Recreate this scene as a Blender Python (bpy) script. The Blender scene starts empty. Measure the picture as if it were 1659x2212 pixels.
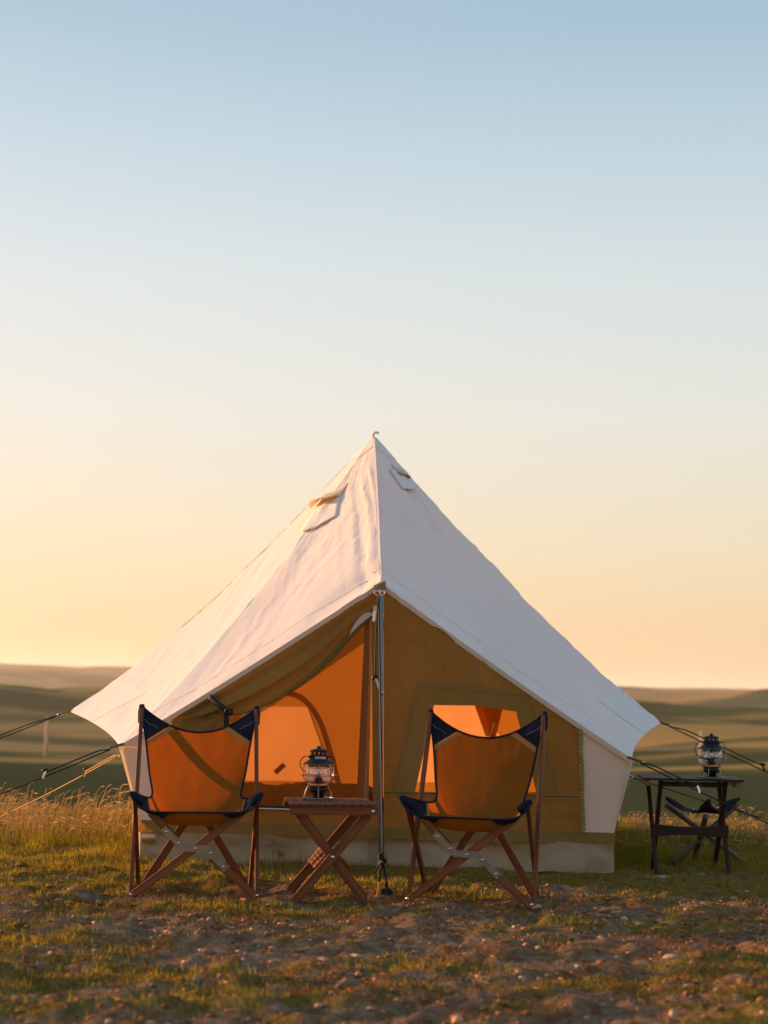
import bpy, bmesh, math, random
import numpy as np
from mathutils import Vector, Matrix

random.seed(7)
rng = np.random.default_rng(7)
SC = bpy.context.scene
COL = SC.collection

# ------------------------------------------------------------------ camera
F_PX, CX, CY = 3650.0, 829.5, 1106.0          # focal length measured in units of a 1659 x 2212 frame
PITCH, ROLL = math.radians(5.975), math.radians(1.0)
EYE = Vector((0.0, -11.2, 0.98))
_f = Vector((0, math.cos(PITCH), math.sin(PITCH)))
_u0 = Vector((0, -math.sin(PITCH), math.cos(PITCH)))
_r0 = Vector((1, 0, 0))
_r = _r0 * math.cos(ROLL) + _u0 * math.sin(ROLL)
_u = _u0 * math.cos(ROLL) - _r0 * math.sin(ROLL)
cam_data = bpy.data.cameras.new('camera')
cam = bpy.data.objects.new('camera', cam_data)
COL.objects.link(cam)
M3 = Matrix((_r, _u, -_f)).transposed()
cam.matrix_world = Matrix.Translation(EYE) @ M3.to_4x4()
cam_data.sensor_fit = 'VERTICAL'
cam_data.sensor_height = 36.0
cam_data.lens = F_PX / 2212.0 * 36.0
cam_data.clip_start = 0.1
cam_data.clip_end = 90000
cam_data.dof.use_dof = True
cam_data.dof.focus_distance = 9.2
cam_data.dof.aperture_fstop = 2.5
SC.camera = cam

# ------------------------------------------------------------------ sky and sun
SUN_AZ = Vector((-0.93, 0.37, 0)).normalized()
SUN_EL = math.radians(8.0)
to_sun = Vector((SUN_AZ.x * math.cos(SUN_EL), SUN_AZ.y * math.cos(SUN_EL), math.sin(SUN_EL)))
world = bpy.data.worlds.new('World')
SC.world = world
world.use_nodes = True
wn = world.node_tree
bg = wn.nodes['Background']
sky = wn.nodes.new('ShaderNodeTexSky')
sky.sky_type = 'NISHITA'
sky.sun_disc = False
sky.sun_elevation = SUN_EL
sky.sun_rotation = math.atan2(SUN_AZ.x, SUN_AZ.y)
sky.altitude = 700
sky.air_density = 1.4
sky.dust_density = 2.0
sky.ozone_density = 0.5
EXPOSURE = 1.42
SKY_STRENGTH = 0.13
# film response of the sky: one curve per colour channel, the same in every direction
sp_ = wn.nodes.new('ShaderNodeSeparateColor')
cb_ = wn.nodes.new('ShaderNodeCombineColor')
wn.links.new(sky.outputs[0], sp_.inputs[0])
for ch, (gm_, gain) in enumerate(((0.86, 1.86), (0.64, 1.46), (0.62, 1.76))):
    m0 = wn.nodes.new('ShaderNodeMath'); m0.operation = 'MULTIPLY'; m0.inputs[1].default_value = 0.13
    m1_ = wn.nodes.new('ShaderNodeMath'); m1_.operation = 'POWER'; m1_.inputs[1].default_value = gm_
    m2_ = wn.nodes.new('ShaderNodeMath'); m2_.operation = 'MULTIPLY'; m2_.inputs[1].default_value = gain / SKY_STRENGTH / 2 ** EXPOSURE
    wn.links.new(sp_.outputs[ch], m0.inputs[0])
    wn.links.new(m0.outputs[0], m1_.inputs[0])
    wn.links.new(m1_.outputs[0], m2_.inputs[0])
    wn.links.new(m2_.outputs[0], cb_.inputs[ch])
# evening air: the colour of the whole sky by height, warm at the horizon and blue above, alike in every direction
def lin(c):
    return tuple((v / 255 / 12.92 if v <= 10 else ((v / 255 + 0.055) / 1.055) ** 2.4) for v in c)


tcw = wn.nodes.new('ShaderNodeTexCoord')
sxyz = wn.nodes.new('ShaderNodeSeparateXYZ')
wn.links.new(tcw.outputs['Generated'], sxyz.inputs[0])
rmp = wn.nodes.new('ShaderNodeValToRGB')
stops = [(0.0, (214, 184, 141)), (0.037, (220, 199, 155)), (0.08, (227, 216, 180)), (0.16, (229, 230, 217)), (0.2385, (216, 228, 226)),
         (0.309, (188, 213, 221)), (0.375, (155, 190, 206)), (0.62, (128, 168, 204)), (1.0, (110, 154, 200))]
while len(rmp.color_ramp.elements) < len(stops):
    rmp.color_ramp.elements.new(0.5)
for el_, (p_, c_) in zip(rmp.color_ramp.elements, stops):
    el_.position = p_
    el_.color = (*lin(c_), 1)
wn.links.new(sxyz.outputs['Z'], rmp.inputs[0])
scl = wn.nodes.new('ShaderNodeVectorMath')
scl.operation = 'SCALE'
scl.inputs['Scale'].default_value = 1.0 / SKY_STRENGTH / 2 ** EXPOSURE
wn.links.new(rmp.outputs[0], scl.inputs[0])
mxw = wn.nodes.new('ShaderNodeMix')
mxw.data_type = 'RGBA'
mxw.inputs['Factor'].default_value = 0.68
wn.links.new(cb_.outputs[0], mxw.inputs['A'])
wn.links.new(scl.outputs[0], mxw.inputs['B'])
wn.links.new(mxw.outputs['Result'], bg.inputs[0])
bg.inputs[1].default_value = SKY_STRENGTH
sl = bpy.data.lights.new('sun', 'SUN')
sl.energy = 5.0
sl.angle = math.radians(0.6)
sl.color = (1.0, 0.53, 0.23)
so = bpy.data.objects.new('sun', sl)
COL.objects.link(so)
so.rotation_euler = to_sun.to_track_quat('Z', 'Y').to_euler()
so.location = (-20, 8, 10)
SC.view_settings.view_transform = 'Standard'
SC.view_settings.look = 'None'
SC.view_settings.exposure = EXPOSURE
SC.view_settings.gamma = 1.0
SC.view_settings.use_curve_mapping = False
SC.cycles.use_denoising = True
SC.cycles.max_bounces = 10
SC.cycles.diffuse_bounces = 6
SC.cycles.transmission_bounces = 8
SC.cycles.transparent_max_bounces = 12
SC.cycles.volume_bounces = 1
SC.cycles.sample_clamp_indirect = 8.0


# ------------------------------------------------------------------ measuring helper
def at(px, py, Y=None, Z=None):
    d = _f + _r * ((px - CX) / F_PX) + _u * ((CY - py) / F_PX)
    k = (Y - EYE.y) / d.y if Y is not None else (Z - EYE.z) / d.z
    return EYE + d * k


# ------------------------------------------------------------------ noise (numpy)
_perm = rng.random((257, 257))


def vnoise(x, y, seed=0):
    x = np.asarray(x, float) + seed * 17.31
    y = np.asarray(y, float) + seed * 9.77
    xi, yi = np.floor(x).astype(np.int64), np.floor(y).astype(np.int64)
    fx, fy = x - xi, y - yi
    fx = fx * fx * fx * (fx * (fx * 6 - 15) + 10)
    fy = fy * fy * fy * (fy * (fy * 6 - 15) + 10)
    a, b = _perm[xi % 257, yi % 257], _perm[(xi + 1) % 257, yi % 257]
    c, d = _perm[xi % 257, (yi + 1) % 257], _perm[(xi + 1) % 257, (yi + 1) % 257]
    return (a * (1 - fx) + b * fx) * (1 - fy) + (c * (1 - fx) + d * fx) * fy - 0.5


def fbm(x, y, oct=4, seed=0, gain=0.5):
    s, amp = 0.0, 1.0
    for k in range(oct):
        s = s + amp * vnoise(np.asarray(x) * 2 ** k, np.asarray(y) * 2 ** k, seed + k * 3)
        amp *= gain
    return s


def sstep(a, b, x):
    t = np.clip((np.asarray(x, float) - a) / (b - a), 0, 1)
    return t * t * (3 - 2 * t)


# ------------------------------------------------------------------ object helpers
def link(o, parent=None):
    COL.objects.link(o)
    if parent is not None:
        o.parent = parent
    return o


def mesh_obj(name, me, mat, parent=None, smooth=False):
    o = bpy.data.objects.new(name, me)
    if mat is not None and not me.materials:
        me.materials.append(mat)
    if smooth:
        me.shade_smooth()
    return link(o, parent)


def bm_obj(name, bm, mat, parent=None, smooth=False):
    me = bpy.data.meshes.new(name)
    bm.normal_update()
    bm.to_mesh(me)
    bm.free()
    return mesh_obj(name, me, mat, parent, smooth)


def raw_obj(name, V, Fc, mat, parent=None, smooth=True):
    me = bpy.data.meshes.new(name)
    me.from_pydata([tuple(v) for v in V], [], Fc)
    me.update()
    return mesh_obj(name, me, mat, parent, smooth)


def empty(name, loc, rz=0.0):
    o = bpy.data.objects.new(name, None)
    o.empty_display_size = 0.1
    o.location = loc
    o.rotation_euler = (0, 0, rz)
    return link(o)


def tag(o, label, cat, group=None, kind=None):
    if label:
        o['label'] = label
    if cat:
        o['category'] = cat
    if group:
        o['group'] = group
    if kind:
        o['kind'] = kind
    return o


def bar(name, p0, p1, w, t, mat, parent, side=(0, 1, 0), bev=0.003, round_ends=False):
    """plank from p0 to p1: width w across, thickness t along `side`; local X runs with the grain"""
    p0, p1 = Vector(p0), Vector(p1)
    ax = (p1 - p0)
    L = ax.length
    ax.normalize()
    s = Vector(side)
    s = (s - ax * s.dot(ax)).normalized()
    wv = s.cross(ax)
    bm = bmesh.new()
    if round_ends:
        pts = []
        n = 6
        for k in range(n + 1):
            a = -math.pi / 2 + math.pi * k / n
            pts.append((L - w / 2 + math.cos(a) * w / 2, math.sin(a) * w / 2))
        for k in range(n + 1):
            a = math.pi / 2 + math.pi * k / n
            pts.append((w / 2 + math.cos(a) * w / 2, math.sin(a) * w / 2))
        lo = [bm.verts.new((x, -t / 2, z)) for x, z in pts]
        hi = [bm.verts.new((x, t / 2, z)) for x, z in pts]
        bm.faces.new(lo)
        bm.faces.new(hi[::-1])
        for k in range(len(pts)):
            j = (k + 1) % len(pts)
            bm.faces.new((lo[j], lo[k], hi[k], hi[j]))
    else:
        bmesh.ops.create_cube(bm, size=1.0)
        bmesh.ops.scale(bm, vec=(L, t, w), verts=bm.verts)
        bmesh.ops.translate(bm, vec=(L / 2, 0, 0), verts=bm.verts)
    if bev > 0:
        eds = [e for e in bm.edges if len(e.link_faces) == 2 and e.calc_face_angle(0) > 1.0]
        bmesh.ops.bevel(bm, geom=eds, offset=bev, segments=2 if bev > 0.002 else 1, affect='EDGES', profile=0.6)
    bmesh.ops.recalc_face_normals(bm, faces=bm.faces)
    o = bm_obj(name, bm, mat, parent)
    m = Matrix((ax, s, wv)).transposed().to_4x4()
    m.translation = p0
    o.matrix_local = m
    return o


def tube_bm(bm, pts, r, n=8, cap=True):
    pts = [Vector(p) for p in pts]
    rs = r if isinstance(r, (list, tuple)) else [r] * len(pts)
    rings = []
    ref = Vector((0.13, 0.31, 0.94))
    for i, p in enumerate(pts):
        tg = (pts[min(i + 1, len(pts) - 1)] - pts[max(i - 1, 0)]).normalized()
        a = ref - tg * ref.dot(tg)
        if a.length < 1e-3:
            a = Vector((1, 0, 0)) - tg * tg.x
        a.normalize()
        ref = a
        b = tg.cross(a)
        rings.append([bm.verts.new(p + (a * math.cos(2 * math.pi * k / n) + b * math.sin(2 * math.pi * k / n)) * rs[i]) for k in range(n)])
    for i in range(len(rings) - 1):
        for k in range(n):
            j = (k + 1) % n
            bm.faces.new((rings[i][k], rings[i][j], rings[i + 1][j], rings[i + 1][k]))
    if cap:
        bm.faces.new(rings[0][::-1])
        bm.faces.new(rings[-1])


def tube(name, pts, r, mat, parent=None, n=8, smooth=True):
    bm = bmesh.new()
    tube_bm(bm, pts, r, n)
    return bm_obj(name, bm, mat, parent, smooth)


def lathe(name, prof, mat, parent, n=32, smooth=True, loc=(0, 0, 0)):
    V, Fc = [], []
    m = len(prof)
    for r, z in prof:
        for k in range(n):
            a = 2 * math.pi * k / n
            V.append((loc[0] + r * math.cos(a), loc[1] + r * math.sin(a), loc[2] + z))
    for i in range(m - 1):
        for k in range(n):
            j = (k + 1) % n
            Fc.append((i * n + k, i * n + j, (i + 1) * n + j, (i + 1) * n + k))
    o = raw_obj(name, V, Fc, mat, parent, smooth)
    return o


def catmull(P, n):
    P = [Vector(p) for p in P]
    Q = [P[0] * 2 - P[1]] + P + [P[-1] * 2 - P[-2]]
    out = []
    seg = len(P) - 1
    for k in range(n):
        t = k / (n - 1) * seg
        i = min(int(t), seg - 1)
        u = t - i
        a, b, c, d = Q[i], Q[i + 1], Q[i + 2], Q[i + 3]
        out.append(0.5 * ((2 * b) + (c - a) * u + (2 * a - 5 * b + 4 * c - d) * u * u + (3 * b - a - 3 * c + d) * u ** 3))
    return out


def pip(x, y, poly):
    c = False
    n = len(poly)
    j = n - 1
    for i in range(n):
        xi, yi = poly[i]
        xj, yj = poly[j]
        if (yi > y) != (yj > y) and x < (xj - xi) * (y - yi) / (yj - yi) + xi:
            c = not c
        j = i
    return c


def sheet(name, outline, fn, mat, parent, holes=(), step=0.03, smooth=True):
    """cloth cut to a 2-D outline (with holes), laid into space by fn(u, v)"""
    xs = [p[0] for p in outline]
    ys = [p[1] for p in outline]
    x0, x1, y0, y1 = min(xs), max(xs), min(ys), max(ys)
    nx, ny = max(1, int((x1 - x0) / step)), max(1, int((y1 - y0) / step))
    bm = bmesh.new()
    g = [[bm.verts.new((x0 + (x1 - x0) * i / nx, y0 + (y1 - y0) * j / ny, 0)) for i in range(nx + 1)] for j in range(ny + 1)]
    for j in range(ny):
        for i in range(nx):
            bm.faces.new((g[j][i], g[j][i + 1], g[j + 1][i + 1], g[j + 1][i]))
    for poly in [outline] + list(holes):
        n = len(poly)
        for k in range(n):
            a, b = Vector((*poly[k], 0)), Vector((*poly[(k + 1) % n], 0))
            d = b - a
            if d.length < 1e-6:
                continue
            near = [f for f in bm.faces if True]
            lo = Vector((min(a.x, b.x) - step * 2, min(a.y, b.y) - step * 2, 0))
            hi = Vector((max(a.x, b.x) + step * 2, max(a.y, b.y) + step * 2, 0))
            near = [f for f in near if lo.x <= f.calc_center_median().x <= hi.x and lo.y <= f.calc_center_median().y <= hi.y]
            geo = set(near)
            for f in near:
                geo.update(f.edges)
                geo.update(f.verts)
            bmesh.ops.bisect_plane(bm, geom=list(geo), plane_co=a, plane_no=Vector((-d.y, d.x, 0)).normalized(), dist=1e-5)
    dead = []
    for f in bm.faces:
        c = f.calc_center_median()
        if not pip(c.x, c.y, outline) or any(pip(c.x, c.y, h) for h in holes):
            dead.append(f)
    bmesh.ops.delete(bm, geom=dead, context='FACES')
    for v in bm.verts:
        v.co = fn(v.co.x, v.co.y)
    return bm_obj(name, bm, mat, parent, smooth)


def grid_mesh(name, P, mat, parent, smooth=True, closed=False):
    """P: (n, m, 3) array of points"""
    P = np.asarray(P)
    n, m = P.shape[:2]
    Fc = []
    for i in range(n - 1):
        for j in range(m - 1):
            Fc.append((i * m + j, i * m + j + 1, (i + 1) * m + j + 1, (i + 1) * m + j))
    return raw_obj(name, P.reshape(-1, 3), Fc, mat, parent, smooth)


# ------------------------------------------------------------------ materials
def new_mat(name):
    m = bpy.data.materials.new(name)
    m.use_nodes = True
    nt = m.node_tree
    for n in list(nt.nodes):
        nt.nodes.remove(n)
    out = nt.nodes.new('ShaderNodeOutputMaterial')
    return m, nt, out


def N(nt, kind, **kw):
    n = nt.nodes.new(kind)
    for k, v in kw.items():
        if k.startswith('i_'):
            key = k[2:]
            key = int(key) if key.isdigit() else key.replace('_', ' ')
            n.inputs[key].default_value = v
        else:
            setattr(n, k, v)
    return n


def ramp(nt, fac, stops):
    r = nt.nodes.new('ShaderNodeValToRGB')
    els = r.color_ramp.elements
    while len(els) < len(stops):
        els.new(0.5)
    for e, (p, c) in zip(els, stops):
        e.position = p
        e.color = (*c, 1) if len(c) == 3 else c
    nt.links.new(fac, r.inputs[0])
    return r


def vary(nt, base, amount, scale, coord='Object', stretch=(1, 1, 1), detail=4.0):
    tc = N(nt, 'ShaderNodeTexCoord')
    mp = N(nt, 'ShaderNodeMapping')
    mp.inputs['Scale'].default_value = stretch
    nt.links.new(tc.outputs[coord], mp.inputs[0])
    nz = N(nt, 'ShaderNodeTexNoise', i_Scale=scale, i_Detail=detail)
    nt.links.new(mp.outputs[0], nz.inputs['Vector'])
    b = Vector(base)
    lo, hi = b * (1 - amount), b * (1 + amount)
    r = ramp(nt, nz.outputs[0], [(0.3, tuple(lo)), (0.7, tuple(hi))])
    return r.outputs[0], nz.outputs[0], mp.outputs[0]


def cloth(name, col, tcol, tmix, scale=3.0, amount=0.10, bump=0.25, weave=420.0, creases=0.0):
    """woven cloth that lets some light through"""
    m, nt, out = new_mat(name)
    c, nz, vec = vary(nt, col, amount, scale)
    wv = N(nt, 'ShaderNodeTexNoise', i_Scale=weave, i_Detail=1.0)
    nt.links.new(vec, wv.inputs['Vector'])
    bp = N(nt, 'ShaderNodeBump', i_Strength=bump, i_Distance=0.0015)
    nt.links.new(wv.outputs[0], bp.inputs['Height'])
    last = bp
    if creases > 0:
        cz = N(nt, 'ShaderNodeTexNoise', i_Scale=7.0, i_Detail=5.0, i_Roughness=0.55, i_Distortion=1.2)
        nt.links.new(vec, cz.inputs['Vector'])
        b2 = N(nt, 'ShaderNodeBump', i_Strength=creases, i_Distance=0.03)
        nt.links.new(cz.outputs[0], b2.inputs['Height'])
        nt.links.new(bp.outputs[0], b2.inputs['Normal'])
        last = b2
    df = N(nt, 'ShaderNodeBsdfDiffuse', i_Roughness=0.6)
    tr = N(nt, 'ShaderNodeBsdfTranslucent')
    tr.inputs[0].default_value = (*tcol, 1)
    nt.links.new(c, df.inputs[0])
    nt.links.new(last.outputs[0], df.inputs['Normal'])
    nt.links.new(last.outputs[0], tr.inputs['Normal'])
    mx = N(nt, 'ShaderNodeMixShader', i_0=tmix)
    nt.links.new(df.outputs[0], mx.inputs[1])
    nt.links.new(tr.outputs[0], mx.inputs[2])
    nt.links.new(mx.outputs[0], out.inputs[0])
    return m


def solid(name, col, rough=0.5, metal=0.0, amount=0.15, scale=20.0, bump=0.0, bscale=60.0, spec=0.5, coord='Object', stretch=(1, 1, 1)):
    m, nt, out = new_mat(name)
    c, nz, vec = vary(nt, col, amount, scale, coord, stretch)
    p = N(nt, 'ShaderNodeBsdfPrincipled', i_Roughness=rough, i_Metallic=metal)
    p.inputs['Specular IOR Level'].default_value = spec
    nt.links.new(c, p.inputs['Base Color'])
    if bump > 0:
        n2 = N(nt, 'ShaderNodeTexNoise', i_Scale=bscale, i_Detail=4.0)
        nt.links.new(vec, n2.inputs['Vector'])
        b = N(nt, 'ShaderNodeBump', i_Strength=bump, i_Distance=0.002)
        nt.links.new(n2.outputs[0], b.inputs['Height'])
        nt.links.new(b.outputs[0], p.inputs['Normal'])
    nt.links.new(p.outputs[0], out.inputs[0])
    return m


def wood(name, col, rough=0.5, amount=0.45):
    return solid(name, col, rough, 0, amount, 9.0, 0.35, 30.0, 0.22, 'Object', (0.35, 6, 6))


M_ROOF = cloth('canvas_white', (0.86, 0.825, 0.80), (0.75, 0.58, 0.36), 0.20, 1.2, 0.03, 0.2, 500, 0.16)
M_ROOF2 = cloth('canvas_white_patch', (0.85, 0.815, 0.785), (0.75, 0.58, 0.36), 0.16, 1.2, 0.03, 0.2, 500, 0.05)
M_WALLW = cloth('canvas_cream_wall', (0.80, 0.735, 0.65), (0.75, 0.52, 0.28), 0.30, 2.0, 0.05, 0.2, 500, 0.10)
M_KHAKI = cloth('canvas_khaki', (0.295, 0.208, 0.060), (0.54, 0.26, 0.042), 0.36, 1.6, 0.14, 0.25, 500, 0.90)
M_KHAKI_D = cloth('canvas_khaki_double', (0.255, 0.195, 0.062), (0.44, 0.23, 0.040), 0.28, 1.6, 0.14, 0.25, 500, 0.45)
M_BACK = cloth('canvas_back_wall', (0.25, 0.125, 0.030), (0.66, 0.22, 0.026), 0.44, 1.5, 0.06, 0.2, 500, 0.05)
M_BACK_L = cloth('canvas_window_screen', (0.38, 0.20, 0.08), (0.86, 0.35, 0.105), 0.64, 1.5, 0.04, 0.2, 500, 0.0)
M_BACK_D = cloth('canvas_tape', (0.20, 0.12, 0.05), (0.45, 0.18, 0.05), 0.35, 2.0, 0.06, 0.2, 500, 0.0)
M_VENT = cloth('vent_hood_canvas', (0.78, 0.69, 0.54), (0.80, 0.62, 0.36), 0.35, 3.0, 0.06, 0.2, 400, 0.05)
M_SEAM = cloth('seam_tape', (0.40, 0.31, 0.14), (0.5, 0.28, 0.08), 0.25, 12.0, 0.25, 0.3, 400, 0.0)
M_SKIRT2 = cloth('vinyl_patch', (0.37, 0.285, 0.165), (0.3, 0.2, 0.1), 0.06, 3.0, 0.14, 0.2, 300, 0.4)
M_SKIRT = cloth('vinyl_beige', (0.44, 0.335, 0.21), (0.3, 0.2, 0.1), 0.06, 3.0, 0.14, 0.2, 300, 0.55)
M_FLOOR = solid('groundsheet', (0.16, 0.14, 0.08), 0.7)
M_SLING = cloth('sling_canvas', (0.262, 0.112, 0.018), (0.46, 0.085, 0.003), 0.30, 9.0, 0.08, 0.3, 600, 0.05)
M_TAPE = cloth('sling_tape', (0.46, 0.25, 0.08), (0.6, 0.25, 0.06), 0.25, 9.0, 0.10, 0.3, 600, 0.0)
M_NAVY = cloth('navy_twill', (0.022, 0.026, 0.042), (0.02, 0.02, 0.03), 0.05, 14.0, 0.25, 0.4, 500, 0.12)
M_STITCH = solid('pale_thread', (0.55, 0.50, 0.42), 0.8)
M_WOOD = wood('oiled_wood', (0.15, 0.046, 0.016), 0.55)
M_WOOD2 = wood('worn_wood', (0.185, 0.064, 0.024), 0.6)
M_WOODD = wood('dark_wood', (0.032, 0.013, 0.008), 0.6)
M_WOODE = wood('pale_wood', (0.20, 0.10, 0.04), 0.55)
M_STEEL = solid('dull_steel', (0.50, 0.49, 0.46), 0.42, 0.85, 0.12, 40, 0.1, 90)
M_ALU = solid('grey_pole', (0.24, 0.24, 0.235), 0.6, 0.3, 0.10, 30)
M_BRIGHT = solid('bright_steel', (0.72, 0.70, 0.66), 0.25, 1.0, 0.05)
M_WIRE = solid('nickel_wire', (0.30, 0.25, 0.21), 0.38, 1.0, 0.08)
M_COPPER = solid('copper', (0.62, 0.26, 0.12), 0.35, 1.0, 0.12)
M_BLACK = solid('black_enamel', (0.008, 0.009, 0.013), 0.48, 0, 0.2, 30, 0.15, 120, 0.3)
M_BLACKW = solid('black_webbing', (0.012, 0.011, 0.010), 0.8)
M_ROPE = solid('black_cord', (0.013, 0.012, 0.012), 0.8, 0, 0.5, 160, 0.5, 220)
M_ROPE_O = solid('tan_cord', (0.42, 0.22, 0.06), 0.8, 0, 0.3, 160, 0.5, 220)
M_LEATHER = solid('dark_leather', (0.014, 0.011, 0.010), 0.7, 0, 0.3, 12, 0.4, 60, 0.25)
M_LEATHER_T = solid('tan_leather', (0.22, 0.10, 0.035), 0.6, 0, 0.25, 30)
M_BAMBOO = solid('bamboo', (0.10, 0.072, 0.042), 0.6, 0, 0.35, 14, 0.3, 40)
M_PEG = solid('yellow_plastic_peg', (0.55, 0.32, 0.04), 0.5)
M_STONE = solid('pale_stone', (0.34, 0.22, 0.145), 0.9, 0, 0.35, 18, 0.6, 60)
M_STONE2 = solid('brown_stone', (0.17, 0.105, 0.06), 0.9, 0, 0.35, 18, 0.6, 60)
M_POST = solid('weathered_post', (0.40, 0.30, 0.20), 0.8, 0, 0.2)
M_ROAD = solid('gravel_road', (0.22, 0.18, 0.14), 0.95, 0, 0.15, 0.05)

# thin glass of the lantern globes
M_GLASS, nt, out = new_mat('globe_glass')
gl = N(nt, 'ShaderNodeBsdfGlossy', i_Roughness=0.06)
tp = N(nt, 'ShaderNodeBsdfTransparent')
tp.inputs[0].default_value = (0.90, 0.88, 0.86, 1)
fr = N(nt, 'ShaderNodeLayerWeight', i_Blend=0.30)
tcg = N(nt, 'ShaderNodeTexCoord')
wg = N(nt, 'ShaderNodeTexNoise', i_Scale=45.0, i_Detail=2.0)
nt.links.new(tcg.outputs['Object'], wg.inputs['Vector'])
bg_ = N(nt, 'ShaderNodeBump', i_Strength=0.5, i_Distance=0.004)
nt.links.new(wg.outputs[0], bg_.inputs['Height'])
nt.links.new(bg_.outputs[0], gl.inputs['Normal'])
nt.links.new(bg_.outputs[0], fr.inputs['Normal'])
mg = N(nt, 'ShaderNodeMixShader')
mapg = N(nt, 'ShaderNodeMapRange')
mapg.inputs['To Min'].default_value = 0.20
mapg.inputs['To Max'].default_value = 0.75
nt.links.new(fr.outputs['Facing'], mapg.inputs[0])
nt.links.new(mapg.outputs[0], mg.inputs[0])
nt.links.new(tp.outputs[0], mg.inputs[1])
nt.links.new(gl.outputs[0], mg.inputs[2])
nt.links.new(mg.outputs[0], out.inputs[0])

# insect mesh of the door: see-through cloth
M_MESH, nt, out = new_mat('insect_mesh')
d_ = N(nt, 'ShaderNodeBsdfDiffuse')
d_.inputs[0].default_value = (0.22, 0.11, 0.035, 1)
t_ = N(nt, 'ShaderNodeBsdfTranslucent')
t_.inputs[0].default_value = (0.6, 0.24, 0.05, 1)
a_ = N(nt, 'ShaderNodeAddShader')
tp = N(nt, 'ShaderNodeBsdfTransparent')
tp.inputs[0].default_value = (1.0, 0.93, 0.86, 1)
mx = N(nt, 'ShaderNodeMixShader', i_0=0.36)
mm = N(nt, 'ShaderNodeMixShader', i_0=0.5)
nt.links.new(d_.outputs[0], mm.inputs[1])
nt.links.new(t_.outputs[0], mm.inputs[2])
nt.links.new(tp.outputs[0], mx.inputs[1])
nt.links.new(mm.outputs[0], mx.inputs[2])
nt.links.new(mx.outputs[0], out.inputs[0])


def grass_mat(name, tmix):
    m, nt, out = new_mat(name)
    at_ = N(nt, 'ShaderNodeAttribute', attribute_name='tint')
    df = N(nt, 'ShaderNodeBsdfDiffuse')
    tr = N(nt, 'ShaderNodeBsdfTranslucent')
    nt.links.new(at_.outputs['Color'], df.inputs[0])
    nt.links.new(at_.outputs['Color'], tr.inputs[0])
    mx = N(nt, 'ShaderNodeMixShader', i_0=tmix)
    nt.links.new(df.outputs[0], mx.inputs[1])
    nt.links.new(tr.outputs[0], mx.inputs[2])
    nt.links.new(mx.outputs[0], out.inputs[0])
    return m


M_GRASS = grass_mat('green_grass', 0.45)
M_DRY = grass_mat('dry_grass_straw', 0.40)
M_PEBBLE = grass_mat('pebble_mix', 0.0)

# ------------------------------------------------------------------ terrain
CREST = 1.25


def far_part(x, y):
    d = np.hypot(x, y + 11.2)
    a = np.maximum(0, y - CREST) + np.maximum(0, np.abs(x) - 14) * 0.6
    a = a + np.maximum(0, -y - 60) * 0.5
    k = 0.011 * a * a / (a + 3.0)
    z = -20 * (1 - np.exp(-k))
    z = z + 17 * sstep(600, 9000, d)
    w1 = sstep(120, 420, d)
    z = z + w1 * (1 - sstep(2500, 6000, d)) * np.minimum(30, d * 0.030) * fbm(x / 360 + y / 900, y / 330, 3, 5)
    z = z + w1 * (1 - sstep(1800, 3500, d)) * np.minimum(11, d * 0.014) * fbm(x / 150 + y / 400, y / 110, 3, 15)
    z = z + sstep(700, 2600, d) * 62 * fbm(x / 1500, y / 1100, 4, 11)
    az = np.degrees(np.arctan2(x, y + 11.2))
    z = z + 70 * np.exp(-((d - 6200) / 1500) ** 2) * sstep(-1.0, -8.0, az) * (0.82 + 0.30 * sstep(-8, -15, az))
    z = z + 30 * np.exp(-((d - 12500) / 2500) ** 2) * sstep(3, 12, az)
    return z


def grass_mask(x, y):
    x, y = np.asarray(x, float), np.asarray(y, float)
    n = 0.75 * fbm(x / 0.62, y / 0.34, 4, 41, 0.6) + 0.45 * fbm(x / 0.16, y / 0.12, 2, 47)
    b = 0.09 + 0.42 * sstep(-3.05, -2.3, y) + 0.20 * sstep(-0.6, -1.5, x) * sstep(-4.2, -2.9, y)
    b = b + 0.10 * sstep(-4.7, -5.3, y) - 0.20 * sstep(-0.3, 0.6, x) * sstep(-2.6, -3.2, y) * sstep(-5.0, -4.4, y)
    return sstep(-0.02, 0.30, n + b - 0.08)


def micro(x, y):
    d = np.hypot(x, y + 11.2)
    fade = 1 - sstep(10, 16, d)
    m = 0.036 * fbm(x / 0.60, y / 0.42, 3, 21) + 0.036 * fbm(x / 0.12, y / 0.12, 4, 31, 0.6)
    m = m + 0.030 * np.maximum(0, fbm(x / 0.26, y / 0.20, 3, 35)) * (0.4 + grass_mask(x, y)) - 0.004
    tent_flat = np.exp(-((x / 1.6) ** 4 + (y / 1.75) ** 4))
    return m * fade * (1 - 0.9 * tent_flat) - 0.004


def terrain(x, y):
    x, y = np.asarray(x, float), np.asarray(y, float)
    return far_part(x, y) + micro(x, y)


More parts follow.
